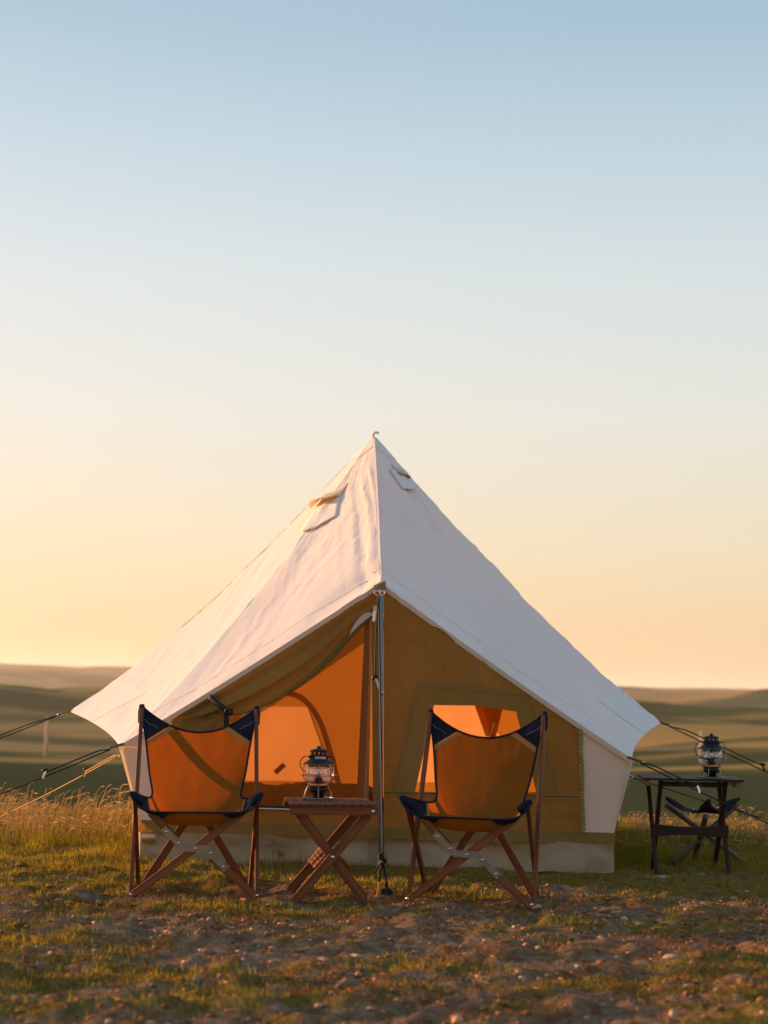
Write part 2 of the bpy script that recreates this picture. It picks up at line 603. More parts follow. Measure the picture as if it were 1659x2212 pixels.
rad = [0.8]
while rad[-1] < 60000:
    r_ = rad[-1]
    rad.append(r_ * (1.0065 if 4.3 < r_ < 14 else (1.02 if r_ < 200 else (1.010 if r_ < 4000 else 1.02))))
rad = np.array(rad)
ang = np.concatenate([np.arange(-180, -24, 3.0), np.arange(-24, 24, 0.22), np.arange(24, 180, 3.0)])
ang = np.radians(ang)
RR, AA = np.meshgrid(rad, ang, indexing='ij')
GX, GY = RR * np.sin(AA), -11.2 + RR * np.cos(AA)
GZ = terrain(GX, GY)
n_r, n_a = RR.shape
V = np.stack([GX, GY, GZ], -1).reshape(-1, 3)
V = np.vstack([V, [[0, -11.2, float(terrain(0, -11.2))]]])
i0 = np.arange(n_r - 1)[:, None] * n_a
jj = np.arange(n_a)[None, :]
j2 = (jj + 1) % n_a
quads = np.stack([i0 + jj, i0 + n_a + jj, i0 + n_a + j2, i0 + j2], -1).reshape(-1, 4)
tris = np.stack([np.full(n_a, n_r * n_a), np.arange(n_a), (np.arange(n_a) + 1) % n_a], -1)
me = bpy.data.meshes.new('ground')


def fill_mesh(me, V, loops, starts, totals):
    me.vertices.add(len(V))
    me.vertices.foreach_set('co', np.asarray(V, np.float32).ravel())
    me.loops.add(len(loops))
    me.loops.foreach_set('vertex_index', np.asarray(loops, np.int32))
    me.polygons.add(len(starts))
    me.polygons.foreach_set('loop_start', np.asarray(starts, np.int32))
    me.polygons.foreach_set('loop_total', np.asarray(totals, np.int32))
    me.update(calc_edges=True)


def polys_mesh(name, V, quads=None, tris=None):
    me = bpy.data.meshes.new(name)
    loops, starts, totals, k = [], [], [], 0
    if quads is not None and len(quads):
        loops.append(quads.ravel())
        starts.append(np.arange(len(quads)) * 4)
        totals.append(np.full(len(quads), 4))
        k = len(quads) * 4
    if tris is not None and len(tris):
        loops.append(tris.ravel())
        starts.append(k + np.arange(len(tris)) * 3)
        totals.append(np.full(len(tris), 3))
    fill_mesh(me, V, np.concatenate(loops), np.concatenate(starts), np.concatenate(totals))
    return me


def set_attr(me, name, arr):
    a = me.attributes.new(name, 'FLOAT_COLOR', 'POINT')
    c = np.ones((len(arr), 4), np.float32)
    c[:, :3] = arr
    a.data.foreach_set('color', c.ravel())


me = polys_mesh('ground', V, quads, tris)
gm = grass_mask(V[:, 0], V[:, 1])
dist = np.hypot(V[:, 0], V[:, 1] + 11.2)
meadow = sstep(12.0, 14.5, dist)
gm = np.maximum(gm, meadow)
bare = 0.5 + fbm(V[:, 0] / 1.3, V[:, 1] / 0.8, 3, 61)
gold = 0.50 + 1.9 * fbm(V[:, 0] / 420, V[:, 1] / 90, 4, 71, 0.6) + 0.30 * sstep(500, 2500, dist) - 0.42 * (1 - sstep(220, 620, dist)) * sstep(30, 90, dist)  # bands mix vegetation with painted sunlight; last term paints near valley shade dark green
set_attr(me, 'cover', np.stack([gm, np.clip(bare, 0, 1), np.clip(gold, 0, 1)], -1))
me.shade_smooth()

M_GROUND, nt, out = new_mat('ground_soil_and_turf')
ac = N(nt, 'ShaderNodeAttribute', attribute_name='cover')
sep = N(nt, 'ShaderNodeSeparateColor')
nt.links.new(ac.outputs['Color'], sep.inputs[0])
geo = N(nt, 'ShaderNodeNewGeometry')
n1 = N(nt, 'ShaderNodeTexNoise', i_Scale=14.0, i_Detail=6.0, i_Roughness=0.65)
n2 = N(nt, 'ShaderNodeTexNoise', i_Scale=90.0, i_Detail=3.0)
n3 = N(nt, 'ShaderNodeTexNoise', i_Scale=0.02, i_Detail=8.0, i_Roughness=0.6)
for n_ in (n1, n2, n3):
    nt.links.new(geo.outputs['Position'], n_.inputs['Vector'])
dirt = ramp(nt, n1.outputs[0], [(0.30, (0.100, 0.050, 0.024)), (0.50, (0.215, 0.132, 0.076)), (0.72, (0.31, 0.215, 0.145))])
turf = ramp(nt, n1.outputs[0], [(0.30, (0.105, 0.072, 0.022)), (0.55, (0.18, 0.13, 0.034)), (0.75, (0.25, 0.17, 0.05))])
mxa = N(nt, 'ShaderNodeMath', operation='ADD')
mxs = N(nt, 'ShaderNodeMath', operation='MULTIPLY_ADD')
mxs.inputs[1].default_value = 0.9
mxs.inputs[2].default_value = -0.45
nt.links.new(n2.outputs[0], mxs.inputs[0])
nt.links.new(mxs.outputs[0], mxa.inputs[0])
nt.links.new(sep.outputs[0], mxa.inputs[1])
mxa.use_clamp = True
m1 = N(nt, 'ShaderNodeMix', data_type='RGBA')
nt.links.new(mxa.outputs[0], m1.inputs['Factor'])
nt.links.new(dirt.outputs[0], m1.inputs['A'])
nt.links.new(turf.outputs[0], m1.inputs['B'])
# distant prairie
fadd = N(nt, 'ShaderNodeMath', operation='MULTIPLY_ADD')
fadd.inputs[1].default_value = 1.0
fadd.inputs[2].default_value = -0.5
nt.links.new(n3.outputs[0], fadd.inputs[0])
fsum = N(nt, 'ShaderNodeMath', operation='ADD', use_clamp=True)
nt.links.new(fadd.outputs[0], fsum.inputs[0])
nt.links.new(sep.outputs[2], fsum.inputs[1])
prairie = ramp(nt, fsum.outputs[0], [(0.22, (0.040, 0.055, 0.020)), (0.50, (0.090, 0.088, 0.028)), (0.80, (0.30, 0.19, 0.065))])
dn = N(nt, 'ShaderNodeVectorMath', operation='DISTANCE')
nt.links.new(geo.outputs['Position'], dn.inputs[0])
dn.inputs[1].default_value = (0, -11.2, 0)
mr = N(nt, 'ShaderNodeMapRange')
mr.inputs['From Min'].default_value = 14
mr.inputs['From Max'].default_value = 40
nt.links.new(dn.outputs['Value'], mr.inputs[0])
m2 = N(nt, 'ShaderNodeMix', data_type='RGBA')
nt.links.new(mr.outputs[0], m2.inputs['Factor'])
nt.links.new(m1.outputs['Result'], m2.inputs['A'])
nt.links.new(prairie.outputs[0], m2.inputs['B'])
bp = N(nt, 'ShaderNodeBump', i_Strength=1.0, i_Distance=0.03)
nt.links.new(n1.outputs[0], bp.inputs['Height'])
bp2 = N(nt, 'ShaderNodeBump', i_Strength=0.6, i_Distance=0.006)
nt.links.new(n2.outputs[0], bp2.inputs['Height'])
nt.links.new(bp.outputs[0], bp2.inputs['Normal'])
df = N(nt, 'ShaderNodeBsdfDiffuse', i_Roughness=0.8)
nt.links.new(m2.outputs['Result'], df.inputs[0])
nt.links.new(bp2.outputs[0], df.inputs['Normal'])
nt.links.new(df.outputs[0], out.inputs[0])
g = mesh_obj('ground', me, M_GROUND)
tag(g, 'rolling prairie with bare stony dirt in front and grassland behind', 'ground', kind='structure')

# ------------------------------------------------------------------ the bell tent
PEAK = at(807, 940, 0.0)
YF = -1.66                                     # plane of the front wall
APEX = at(821, 1257, YF - 0.07)
E1L, E1R = at(257, 1611, YF - 0.09), at(1366, 1640, YF - 0.09)
E2L, E2R = at(150, 1537, 0.1), at(1428, 1562, 0.1)
E3L, E3R = Vector((-1.50, 1.20, 0.66)), Vector((1.34, 1.20, 0.66))
APEXB = Vector((-0.07, 1.16, 1.56))
tent = empty('bell_tent', (0, 0, 0))
tag(tent, 'white canvas bell tent with khaki front and open glowing doorway', 'tent')


def edge_curve(a, b, off, down, n):
    mid = (a + b) / 2
    ax = Vector((PEAK.x, PEAK.y * 0 + min(max(mid.y, -1.0), 0.6), mid.z))
    inward = (ax - mid)
    inward.z = 0
    if inward.length > 1e-6:
        inward.normalize()
    c = mid + inward * off + Vector((0, 0, -down))
    out = []
    for k in range(n):
        t = k / (n - 1)
        out.append(a * (1 - t) ** 2 + c * (2 * t * (1 - t)) + b * t * t)
    return out


NP = 48                                          # samples along each run of the eave
NT = 90


def gsmooth(A, sig):
    k = np.arange(-3 * sig, 3 * sig + 1)
    w = np.exp(-0.5 * (k / sig) ** 2)
    w /= w.sum()
    m = len(k) // 2
    ext_ = np.concatenate([2 * A[0] - A[1:m + 1][::-1], A, 2 * A[-1] - A[-m - 1:-1][::-1]])
    return np.stack([np.convolve(ext_[:, c], w, 'valid') for c in range(3)], 1)


def roof_half(corners, amp, seed, ridge_fold, depth=0.05, noise=True):
    """cloth from the front ridge round to the back ridge: sharp corners at the eaves, rounding towards the peak"""
    offs = [(0.0, 0.03), (0.10, 0.0), (0.10, 0.0), (0.0, 0.03)]
    E = []
    for i in range(4):
        c = edge_curve(corners[i], corners[i + 1], offs[i][0], offs[i][1], NP + 1)
        E += [list(p) for p in (c if i == 3 else c[:-1])]
    E = np.array(E)
    S = gsmooth(E, 18)
    n = len(E)
    pk = np.array(list(PEAK))
    t = np.linspace(0.010, 1.0, NT)[None, :]
    w = 0.40 * (1 - t ** 2.2)
    ring = E[:, None, :] * (1 - w[..., None]) + S[:, None, :] * w[..., None]
    P = pk + (ring - pk) * t[..., None]
    # outward normal
    du = np.gradient(P, axis=0)
    dv = np.gradient(P, axis=1)
    Nn = np.cross(du, dv)
    Nn /= np.linalg.norm(Nn, axis=2)[..., None] + 1e-9
    Nn[Nn[..., 2] < 0] *= -1
    sg = np.linspace(0, 4, n)[:, None]
    sag = 0.012 + depth * sstep(0.0, 0.8, sg) * sstep(4.0, 3.2, sg)
    prof = (4 * t * (1 - t)) * (0.75 + 0.5 * t)
    d = -sag * prof
    if noise:
        x, z = P[..., 0], P[..., 2]
        win = sstep(0.0, 0.05, sg * t) * sstep(4.0, 3.9, sg) * sstep(0.02, 0.15, t) * sstep(1.0, 0.985, t)
        d = d + win * amp * 1.0 * fbm(sg * 7 * (0.3 + t) - t * 3, t * 6, 4, seed)
        # pulled creases that run down the cloth, and short sharp crumples
        ang_ = sg * 16 * (0.35 + t) + t * 4
        cr1 = 1 - np.abs(2 * vnoise(ang_, t * 5, seed + 5)) * 2
        d = d + win * amp * 0.55 * sstep(0.55, 1.0, cr1) * sstep(0.0, 0.25, vnoise(sg * 5, t * 7, seed + 8) + 0.12)
        cr2 = 1 - np.abs(2 * vnoise(sg * 22 * (0.3 + t) - t * 14, t * 20 + sg * 6, seed + 9)) * 2
        d = d - win * amp * 0.45 * sstep(0.6, 1.0, cr2) * sstep(0.02, 0.25, vnoise(sg * 3.3, t * 4.2, seed + 12) + 0.08)
        if ridge_fold:
            s = np.clip(sg, 0, 1)
            near = np.exp(-((s * t) / 0.11) ** 2) * sstep(0.12, 0.3, t) * (sg < 1.5)
            d = d + ridge_fold * near * sstep(0, 0.035, s * t) * (0.9 * np.sin((s * t) * 75 + 5 * vnoise(t * 3 + s, s * 3, seed)) * (0.4 + vnoise(t * 4, s * 2, seed + 3)) + 2.2 * fbm(s * t * 44 + t * 3, t * 3.0, 3, seed + 2))
            d = d - ridge_fold * 1.4 * np.exp(-((t - 0.925) / 0.05) ** 2) * np.exp(-((s - 0.11) / 0.10) ** 2) * (sg < 1.2)
    return P + d[..., None] * Nn, Nn


LH = roof_half([APEX, E1L, E2L, E3L, APEXB], 0.009, 3, 0.017, 0.050)
RH = roof_half([APEX, E1R, E2R, E3R, APEXB], 0.014, 63, 0.006, 0.020)
for P, _n in (LH, RH):
    grid_mesh('roof_half', P, M_ROOF, tent)


def roof_at(H, s, t, lift=0.0):
    """point of the roof: s counts eave runs from the front apex (0) to the back apex (4), t from peak to eave"""
    P, Nn = H
    n, m = P.shape[:2]
    x, y = min(max(s / 4, 0), 1) * (n - 1), min(max((t - 0.010) / 0.990, 0), 1) * (m - 1)
    i0, j0 = min(int(x), n - 2), min(int(y), m - 2)
    fx, fy = x - i0, y - j0

    def lp(A):
        return (A[i0, j0] * (1 - fx) + A[i0 + 1, j0] * fx) * (1 - fy) + (A[i0, j0 + 1] * (1 - fx) + A[i0 + 1, j0 + 1] * fx) * fy
    return Vector(lp(P)) + Vector(lp(Nn)) * lift


# cone cap sewn over the top of the roof, with the knot of the pole cord
for H in (LH, RH):
    grid_mesh('roof_cap', np.array([[list(roof_at(H, sg, t, 0.004)) for t in np.linspace(0.011, 0.085, 6)] for sg in np.linspace(0, 4, 33)]), M_ROOF2, tent)
tube('top_knot', catmull([PEAK + Vector((0, 0, -0.02)), PEAK + Vector((-0.003, 0, 0.006)), PEAK + Vector((0.014, -0.01, 0.018)), PEAK + Vector((0.034, -0.012, 0.012))], 10), [0.011] * 3 + [0.008] * 7, M_ROOF2, tent)

# sewn seams on the two front roof panels: folded strips just proud of the cloth


def roof_strip(name, H, pts, width, lift, mat):
    """strip along (s, t) points on one half of the roof"""
    P3 = [roof_at(H, s, t, lift) for s, t in pts]
    N3 = [(roof_at(H, s, t, 1.0) - roof_at(H, s, t, 0.0)) for s, t in pts]
    rows = []
    for k, p in enumerate(P3):
        tg = (P3[min(k + 1, len(P3) - 1)] - P3[max(k - 1, 0)]).normalized()
        sd = N3[k].cross(tg).normalized()
        rows.append([list(p + sd * width / 2), list(p - sd * width / 2)])
    return grid_mesh(name, np.array(rows), mat, tent)


for H in (LH, RH):
    ss = np.linspace(0, 1, 60)
    roof_strip('seam', H, [(s, 0.905 + 0.012 * math.sin(s * 3)) for s in ss], 0.009, 0.0020, M_ROOF2)
    # hem: folded edge that turns under along the front of the roof
    top = [roof_at(H, s, 1.0, 0.001) for s in ss]
    low = [p + Vector((0.0, 0.022, -0.030)) for p in top]
    grid_mesh('front_hem', np.array([[list(a), list(b)] for a, b in zip(top, low)]), M_ROOF2, tent)
    # reinforcement patch at the pulled-out side corner
    rows = []
    for t in np.linspace(0.87, 0.998, 12):
        w = (t - 0.87) / 0.128
        rows.append([list(roof_at(H, 2.0 - u * (0.34 + 0.25 * (1 - w)), t, 0.0025)) for u in np.linspace(0, 1, 12)])
    grid_mesh('corner_patch', np.array(rows), M_ROOF2, tent)
roof_strip('seam', LH, [(0.0, t) for t in np.linspace(0.03, 0.995, 70)], 0.016, 0.0035, M_ROOF2)


# roof vents: a propped hood above a stitched-on flap; corners given as (s, t) on the roof
def vent(H, flap, hinge, lip_t, lifts):
    def bil(c, a, b):
        (s0, t0), (s1, t1), (s2, t2), (s3, t3) = c          # top a, top b, bottom b, bottom a
        return ((s0 * (1 - b) + s1 * b) * (1 - a) + (s3 * (1 - b) + s2 * b) * a, (t0 * (1 - b) + t1 * b) * (1 - a) + (t3 * (1 - b) + t2 * b) * a)
    rows = []
    for a in np.linspace(0, 1, 16):
        row = []
        for b in np.linspace(0, 1, 18):
            s, t = bil(flap, a, b)
            lift = 0.007 + 0.012 * a ** 4 * min(1, 5 * min(b, 1 - b) + 0.3) + 0.002 * math.sin(b * 15 + a * 4)
            row.append(list(roof_at(H, s, t, lift)))
        rows.append(row)
    o = grid_mesh('vent_flap', np.array(rows), M_ROOF2, tent)
    o.modifiers.new('thick', 'SOLIDIFY').thickness = 0.005
    rows = []
    (s0, t0), (s1, t1) = hinge
    for a in np.linspace(0, 1, 10):
        row = []
        for b in np.linspace(0, 1, 20):
            s, t = s0 + (s1 - s0) * b, t0 + (t1 - t0) * b
            lf = (lifts[0] * (1 - b) + lifts[1] * b) * math.sin(math.pi * (0.02 + 0.96 * b)) ** 0.7
            row.append(list(roof_at(H, s, t + lip_t * a, 0.006 + lf * a ** 1.3)))
        rows.append(row)
    o = grid_mesh('vent_hood', np.array(rows), M_VENT, tent)
    o.modifiers.new('thick', 'SOLIDIFY').thickness = 0.005


vent(LH, ((0.64, 0.252), (1.36, 0.247), (1.20, 0.337), (0.48, 0.377)), ((0.63, 0.207), (1.46, 0.207)), 0.055, (0.055, 0.090))
vent(RH, ((0.40, 0.180), (1.30, 0.135), (1.10, 0.185), (0.50, 0.262)), ((0.55, 0.140), (1.22, 0.125)), 0.034, (0.018, 0.034))


# ---- front wall: everything lies in the plane y = YF, cut to outlines measured in the photograph
def q(px, py, dy=0.0):
    p = at(px, py, YF + dy)
    return (p.x, p.z)


def wallfn(dy=0.0, amp=0.006, seed=1, drape=0.0):
    def fn(x, z):
        w = amp * float(fbm(x * 5.0, z * 2.2, 3, seed)) + drape * min(1, max(0, (z - 0.2) * 1.2)) * math.sin(x * 30 + 2.5 * float(vnoise(x * 3, z * 1.5, seed))) * 0.5
        # the roof pulls the top of the wall forward to its edge
        lean = -0.05 * min(max((z - 0.25) / 0.45, 0), 1)
        return Vector((x, YF + dy + w + lean, z))
    return fn


def edge_pts(H, n, inset=-0.004):
    return [(roof_at(H, s, 1.0).x, roof_at(H, s, 1.0).z + inset) for s in np.linspace(0, 1, n)]


hem_y = lambda x: 1771 + (x - 300) * 0.0283          # top of hem band in the photograph
skirt_y = lambda x: 1795 + (x - 300) * 0.0255
base_y = lambda x: 1864 + (x - 300) * 0.0165
re_ = edge_pts(RH, 30)[::-1]                            # E1R -> apex
le_ = edge_pts(LH, 30)                                   # apex -> E1L
# right khaki panel with window
xl = 829
win_in = [q(937, 1523), q(1030, 1524), q(1113, 1537), q(1158, 1709), q(896, 1709)]
win_out = [q(900, 1476), q(1030, 1478), q(1144, 1502), q(1206, 1711), q(849, 1711)]
top_r = [p for p in re_ if q(1250, 1570)[0] > p[0] > q(xl, 1300)[0]]
xr = q(1251, 1575)
outl = [q(xl, hem_y(xl) + 3), q(1259, hem_y(1259) + 3), q(1251, 1573)] + top_r + [q(xl, 1262)]
sheet('front_panel', outl, wallfn(0.0, 0.026, 4, 0.010), M_KHAKI, tent, holes=[win_out], step=0.03)
for poly in ([q(900, 1476), q(1030, 1478), q(1144, 1502), q(1156, 1540), q(1113, 1537), q(1030, 1524), q(937, 1523), q(888, 1524)],
             [q(888, 1524), q(937, 1523), q(896, 1711), q(849, 1711)],
             [q(1113, 1537), q(1156, 1540), q(1206, 1711), q(1158, 1711)]):
    sheet('window_border', poly, wallfn(-0.005, 0.026, 4, 0.010), M_KHAKI_D, tent, step=0.03)
for y0 in (1708, 1790):
    sheet('wall_seam', [q(xl, y0 + 0 * xl), q(1255, y0 + 9), q(1255, y0 + 15), q(xl, y0 + 6)], wallfn(-0.006, 0.026, 4, 0.010), M_KHAKI_D, tent, step=0.04)
for pa, pb_ in (((900, 1477), (1144, 1502)), ((849, 1710), (900, 1478)), ((1206, 1710), (1146, 1506)), ((829, 1709), (1255, 1718)), ((829, 1716), (1255, 1725)), ((829, 1791), (1255, 1800)), ((829, 1797), (1255, 1806))):
    pts = []
    for k in range(26):
        a = k / 25
        x_, z_ = q(pa[0] + (pb_[0] - pa[0]) * a, pa[1] + (pb_[1] - pa[1]) * a + 0.6 * math.sin(k * 1.3))
        pts.append(wallfn(-0.012, 0.026, 4, 0.010)(x_, z_))
    tube('stitched_seam', pts, 0.0022, M_SEAM, tent, 5)
# ruched zip seam between khaki panel and cream wall
zp = []
for k in range(70):
    a = k / 69
    p = at(1251 + 8 * a + 1.3 * math.sin(k * 1.9), 1573 + 225 * a, YF)
    w = wallfn(-0.008, 0.004, 4, 0.0)(p.x, p.z)
    zp.append(w)
tube('ruched_zip', zp, [0.012 + 0.004 * math.sin(k * 2.1) for k in range(70)], M_SEAM, tent, 7)
# cream wall right of it
top_rr = [p for p in re_ if p[0] >= q(1251, 1570)[0]]
top_rr.sort(key=lambda p: -p[0])
outl = [q(1259, hem_y(1259) + 3), q(1326, hem_y(1326) + 3), q(1352, 1700), q(1366, 1640)] + top_rr + [q(1251, 1573)]
sheet('front_wall', outl, wallfn(0.002, 0.010, 8, 0.0), M_WALLW, tent, step=0.03)
# cream wall at the far left
top_ll = [p for p in le_ if p[0] <= q(373, 1550)[0]]
top_ll.sort(key=lambda p: -p[0])
outl = [q(373, 1552)] + top_ll + [q(258, 1611), q(300, hem_y(300) + 3), q(373, hem_y(373) + 3)]
sheet('front_wall', outl, wallfn(0.002, 0.010, 9, 0.0), M_WALLW, tent, step=0.03)
# khaki wall left of the doorway, and the low panel under it
outl = [q(373, 1552), q(373, hem_y(373) + 3), q(478, hem_y(478) + 3), q(478, 1500)] + [p for p in le_ if q(373, 1500)[0] < p[0] < q(478, 1500)[0]]
outl = [q(373, 1552), q(373, hem_y(373) + 3), q(478, hem_y(478) + 3), q(478, 1487)]
sheet('front_panel', outl, wallfn(0.004, 0.012, 14, 0.0), M_KHAKI, tent, step=0.03)
sheet('door_sill_panel', [q(478, 1746), q(xl, 1757), q(xl, hem_y(xl) + 3), q(478, hem_y(478) + 3)], wallfn(0.003, 0.012, 15), M_KHAKI, tent, step=0.03)
tube('door_zip', [wallfn(-0.003, 0, 1)(*q(x, 1744 + (x - 478) * 0.03)) for x in range(478, 830, 10)], 0.006, M_BRIGHT, tent, 6)
tube('door_zip', [wallfn(-0.001, 0, 1)(*q(x, 1739 + (x - 478) * 0.03)) for x in range(478, 830, 10)], 0.006, M_BLACKW, tent, 6)
# hem band and beige mud skirt along the front
sheet('hem_band', [q(301, hem_y(301)), q(1327, hem_y(1327)), q(1328, skirt_y(1327) + 2), q(300, skirt_y(300) + 2)],
      lambda x, z: wallfn(-0.016, 0.030, 17)(x, z) + Vector((0, -0.030 * max(0.0, min(1.0, (0.262 - z) / 0.07)) * (0.7 + float(vnoise(x * 5, 2.5, 29))), 0.010 * float(vnoise(x * 7, 3.5, 33)) * max(0.0, min(1.0, (0.262 - z) / 0.07)))), M_KHAKI_D, tent, step=0.02)


def skirtfn(x, z):
    w = 0.045 * float(fbm(x * 3.5 + z * 3, z * 7.0, 4, 19)) + 0.026 * abs(float(fbm(x * 7 + z * 9, z * 11, 2, 23)))
    low = max(0.0, 1 - z / 0.09)
    return Vector((x, YF - 0.006 - w - 0.030 * low * (0.5 + float(vnoise(x * 6, 0.5, 25))), z + 0.014 * low * float(vnoise(x * 9, 1.5, 27))))


for x0, x1 in ((303, 560), (560, 793), (793, 836), (836, 1160), (1160, 1326)):
    mt_ = M_SKIRT if x1 - x0 > 60 else M_KHAKI_D
    sheet('mud_skirt', [q(x0, skirt_y(x0)), q(x1, skirt_y(x1)), q(x1, base_y(x1) + 5), q(x0, base_y(x0) + 5)], skirtfn, M_SKIRT, tent, step=0.022)
sheet('skirt_patch', [q(795, skirt_y(795) + 1), q(836, skirt_y(836) + 1), q(836, base_y(836)), q(795, base_y(795))], lambda x, z: skirtfn(x, z) + Vector((0, -0.003, 0)), M_SKIRT2, tent, step=0.03)
sheet('skirt_patch', [q(1262, base_y(1262) - 26), q(1300, base_y(1300) - 26), q(1300, base_y(1300) - 3), q(1262, base_y(1262) - 3)], lambda x, z: skirtfn(x, z) + Vector((0, -0.003, 0)), M_SKIRT2, tent, step=0.03)

# ---- side and back walls
B1L, B1R = at(303, 1864, YF), at(1326, 1880, YF)
B2L, B2R = Vector((-1.62, 0.1, 0.0)), Vector((1.52, 0.1, 0.0))
B3L, B3R = Vector((-1.22, 1.05, 0.0)), Vector((1.10, 1.05, 0.0))
T1L, T1R = Vector((E1L.x + 0.012, YF - 0.05, E1L.z - 0.006)), Vector((E1R.x - 0.012, YF - 0.05, E1R.z - 0.006))
T2L, T2R = Vector((-1.74, 0.1, 0.83)), Vector((1.60, 0.1, 0.82))
T3L, T3R = Vector((-1.42, 1.08, 0.66)), Vector((1.26, 1.08, 0.66))


def side_wall(t0, t1, b0, b1, seed, z_hem=0.265, z_skirt=0.20):
    n = 40
    for name, lo, hi, mat, push in (('side_wall', z_hem - 0.01, None, M_WALLW, 0.0), ('hem_band', z_skirt - 0.006, z_hem, M_KHAKI_D, 0.012), ('mud_skirt', -0.03, z_skirt, M_SKIRT, 0.004)):
        rows = []
        for i in range(n):
            s = i / (n - 1)
            tp_, bt = t0.lerp(t1, s), b0.lerp(b1, s)
            nr = (b1 - b0).cross(Vector((0, 0, 1))).normalized()
            if nr.dot(bt) < 0:
                nr = -nr
            row = []
            zl, zh = lo, (hi if hi is not None else tp_.z)
            for k in range(14):
                z = zl + (zh - zl) * k / 13
                a = min(max((z - z_hem * 0) / tp_.z, 0), 1)
                # almost upright below the hem, then leaning out to the eaves
                a = max(0, (z - 0.20) / (tp_.z - 0.20))
                p = bt.lerp(tp_, a)
                p.z = z
                w = 0.014 * float(fbm(s * 9, z * 4, 3, seed)) * math.sin(math.pi * s) ** 0.5
                row.append(list(p + nr * (push + w)))
            rows.append(row)
        grid_mesh(name, np.array(rows), mat, tent)


side_wall(T1L, T2L, B1L, B2L, 71)
side_wall(T1R, T2R, B1R, B2R, 72)
side_wall(T2L, T3L, B2L, B3L, 73)
side_wall(T2R, T3R, B2R, B3R, 74)

YB = 1.06


def qb(px, py):
    p = at(px, py, YB)
    return (p.x, p.z)


def backfn(dy=0.0, amp=0.010, seed=80):
    return lambda x, z: Vector((x, YB + dy + amp * float(fbm(x * 3, z * 2, 3, seed)), z))


bw = [(-1.24, 0.0), (1.12, 0.0), (1.27, 0.66), (-0.07, 1.545), (-1.43, 0.66)]
bwin = [qb(520, 1526), qb(664, 1527), qb(690, 1600), qb(716, 1688), qb(520, 1686)]
bwin2 = [qb(880, 1500), qb(1010, 1500), qb(1090, 1600), qb(1140, 1690), qb(880, 1690)]
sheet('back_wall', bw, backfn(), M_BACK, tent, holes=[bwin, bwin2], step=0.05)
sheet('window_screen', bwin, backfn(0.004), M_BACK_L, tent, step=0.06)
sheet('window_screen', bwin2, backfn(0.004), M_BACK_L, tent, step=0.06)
# upper back: inner lining behind the roof, seen through the doorway
arch = catmull([Vector((px, py, 0)) for px, py in ((560, 1499), (610, 1496), (655, 1510), (690, 1556), (712, 1620), (728, 1680), (742, 1735))], 26)
ar, al = [], []
for k, p in enumerate(arch):
    tg = (arch[min(k + 1, 25)] - arch[max(k - 1, 0)]).normalized()
    nn = Vector((-tg.y, tg.x, 0)) * 6
    ar.append(backfn(-0.014)(*qb(p.x + nn.x, p.y + nn.y)))
    al.append(backfn(-0.014)(*qb(p.x - nn.x, p.y - nn.y)))
grid_mesh('arch_zip_tape', np.array([[list(a), list(b)] for a, b in zip(ar, al)]), M_BACK_D, tent)
# bundled window curtain hanging on the back wall at the right
cr = []
for k in range(16):
    a = k / 15
    row = []
    for j in range(9):
        b = j / 8
        px = 1005 + 92 * b * (1 - 0.75 * a) + 42 * a
        py = 1470 + 118 * a + 8 * b
        x, z = qb(px, py)
        row.append([x, YB - 0.05 - 0.03 * math.sin(b * 9 + a * 2), z])
    cr.append(row)
grid_mesh('window_curtain', np.array(cr), M_BACK, tent)
x, z = qb(1048, 1590)
tube('curtain_tie', [Vector((x, YB - 0.07, z + 0.04)), Vector((x + 0.01, YB - 0.08, z - 0.06)), Vector((x + 0.06, YB - 0.08, z + 0.10))], 0.005, M_WALLW, tent, 6)
x, z = qb(604, 1660)
bar('window_toggle', (x - 0.03, YB - 0.02, z - 0.03), (x + 0.035, YB - 0.02, z + 0.03), 0.035, 0.006, M_BACK_D, tent, bev=0)
# floor
fl = [B1L, B1R, B2R, B3R, B3L, B2L]
raw_obj('groundsheet', [(p.x, p.y + (0.01 if p.y < 0 else 0), 0.012) for p in fl], [tuple(range(6))], M_FLOOR, tent, False)
# poles
tube('centre_pole', [(PEAK.x - 0.01, 0.0, 0.0), (PEAK.x, 0.0, PEAK.z - 0.05)], 0.019, M_WALLW, tent, 12)
pb, pt = at(821, 1868, YF - 0.075), at(824, 1272, YF - 0.10)
pb.z = 0.0
tube('door_pole', [pb, pt], 0.0125, M_ALU, tent, 12)
lathe('pole_foot', [(0.0, 0.0), (0.024, 0.0), (0.023, 0.012), (0.016, 0.045), (0.0125, 0.05)], M_ALU, tent, 16, True, (pb.x, pb.y, 0.0))

# ---- open left half of the door
mesh_poly = [q(478, 1560, 0.05), q(560, 1530, 0.05), q(640, 1475, 0.05), q(720, 1400, 0.05), q(791, 1330, 0.05), q(786, 1500, 0.05), q(772, 1752, 0.05), q(478, 1752, 0.05)]
sheet('mesh_door', mesh_poly, wallfn(0.05, 0.01, 30), M_MESH, tent, step=0.08)
sheet('mesh_door_edge', [q(789, 1335, 0.05), q(800, 1335, 0.05), q(796, 1500, 0.05), q(785, 1752, 0.05), q(769, 1752, 0.05), q(780, 1520, 0.05)], wallfn(0.044, 0.0, 30, 0.004), M_BACK_D, tent, step=0.05)
sheet('door_edge', [q(802, 1330), q(816, 1318), q(820, 1320), q(819, 1752), q(806, 1752)], wallfn(0.012, 0.0, 31, 0.0), M_KHAKI_D, tent, step=0.05)
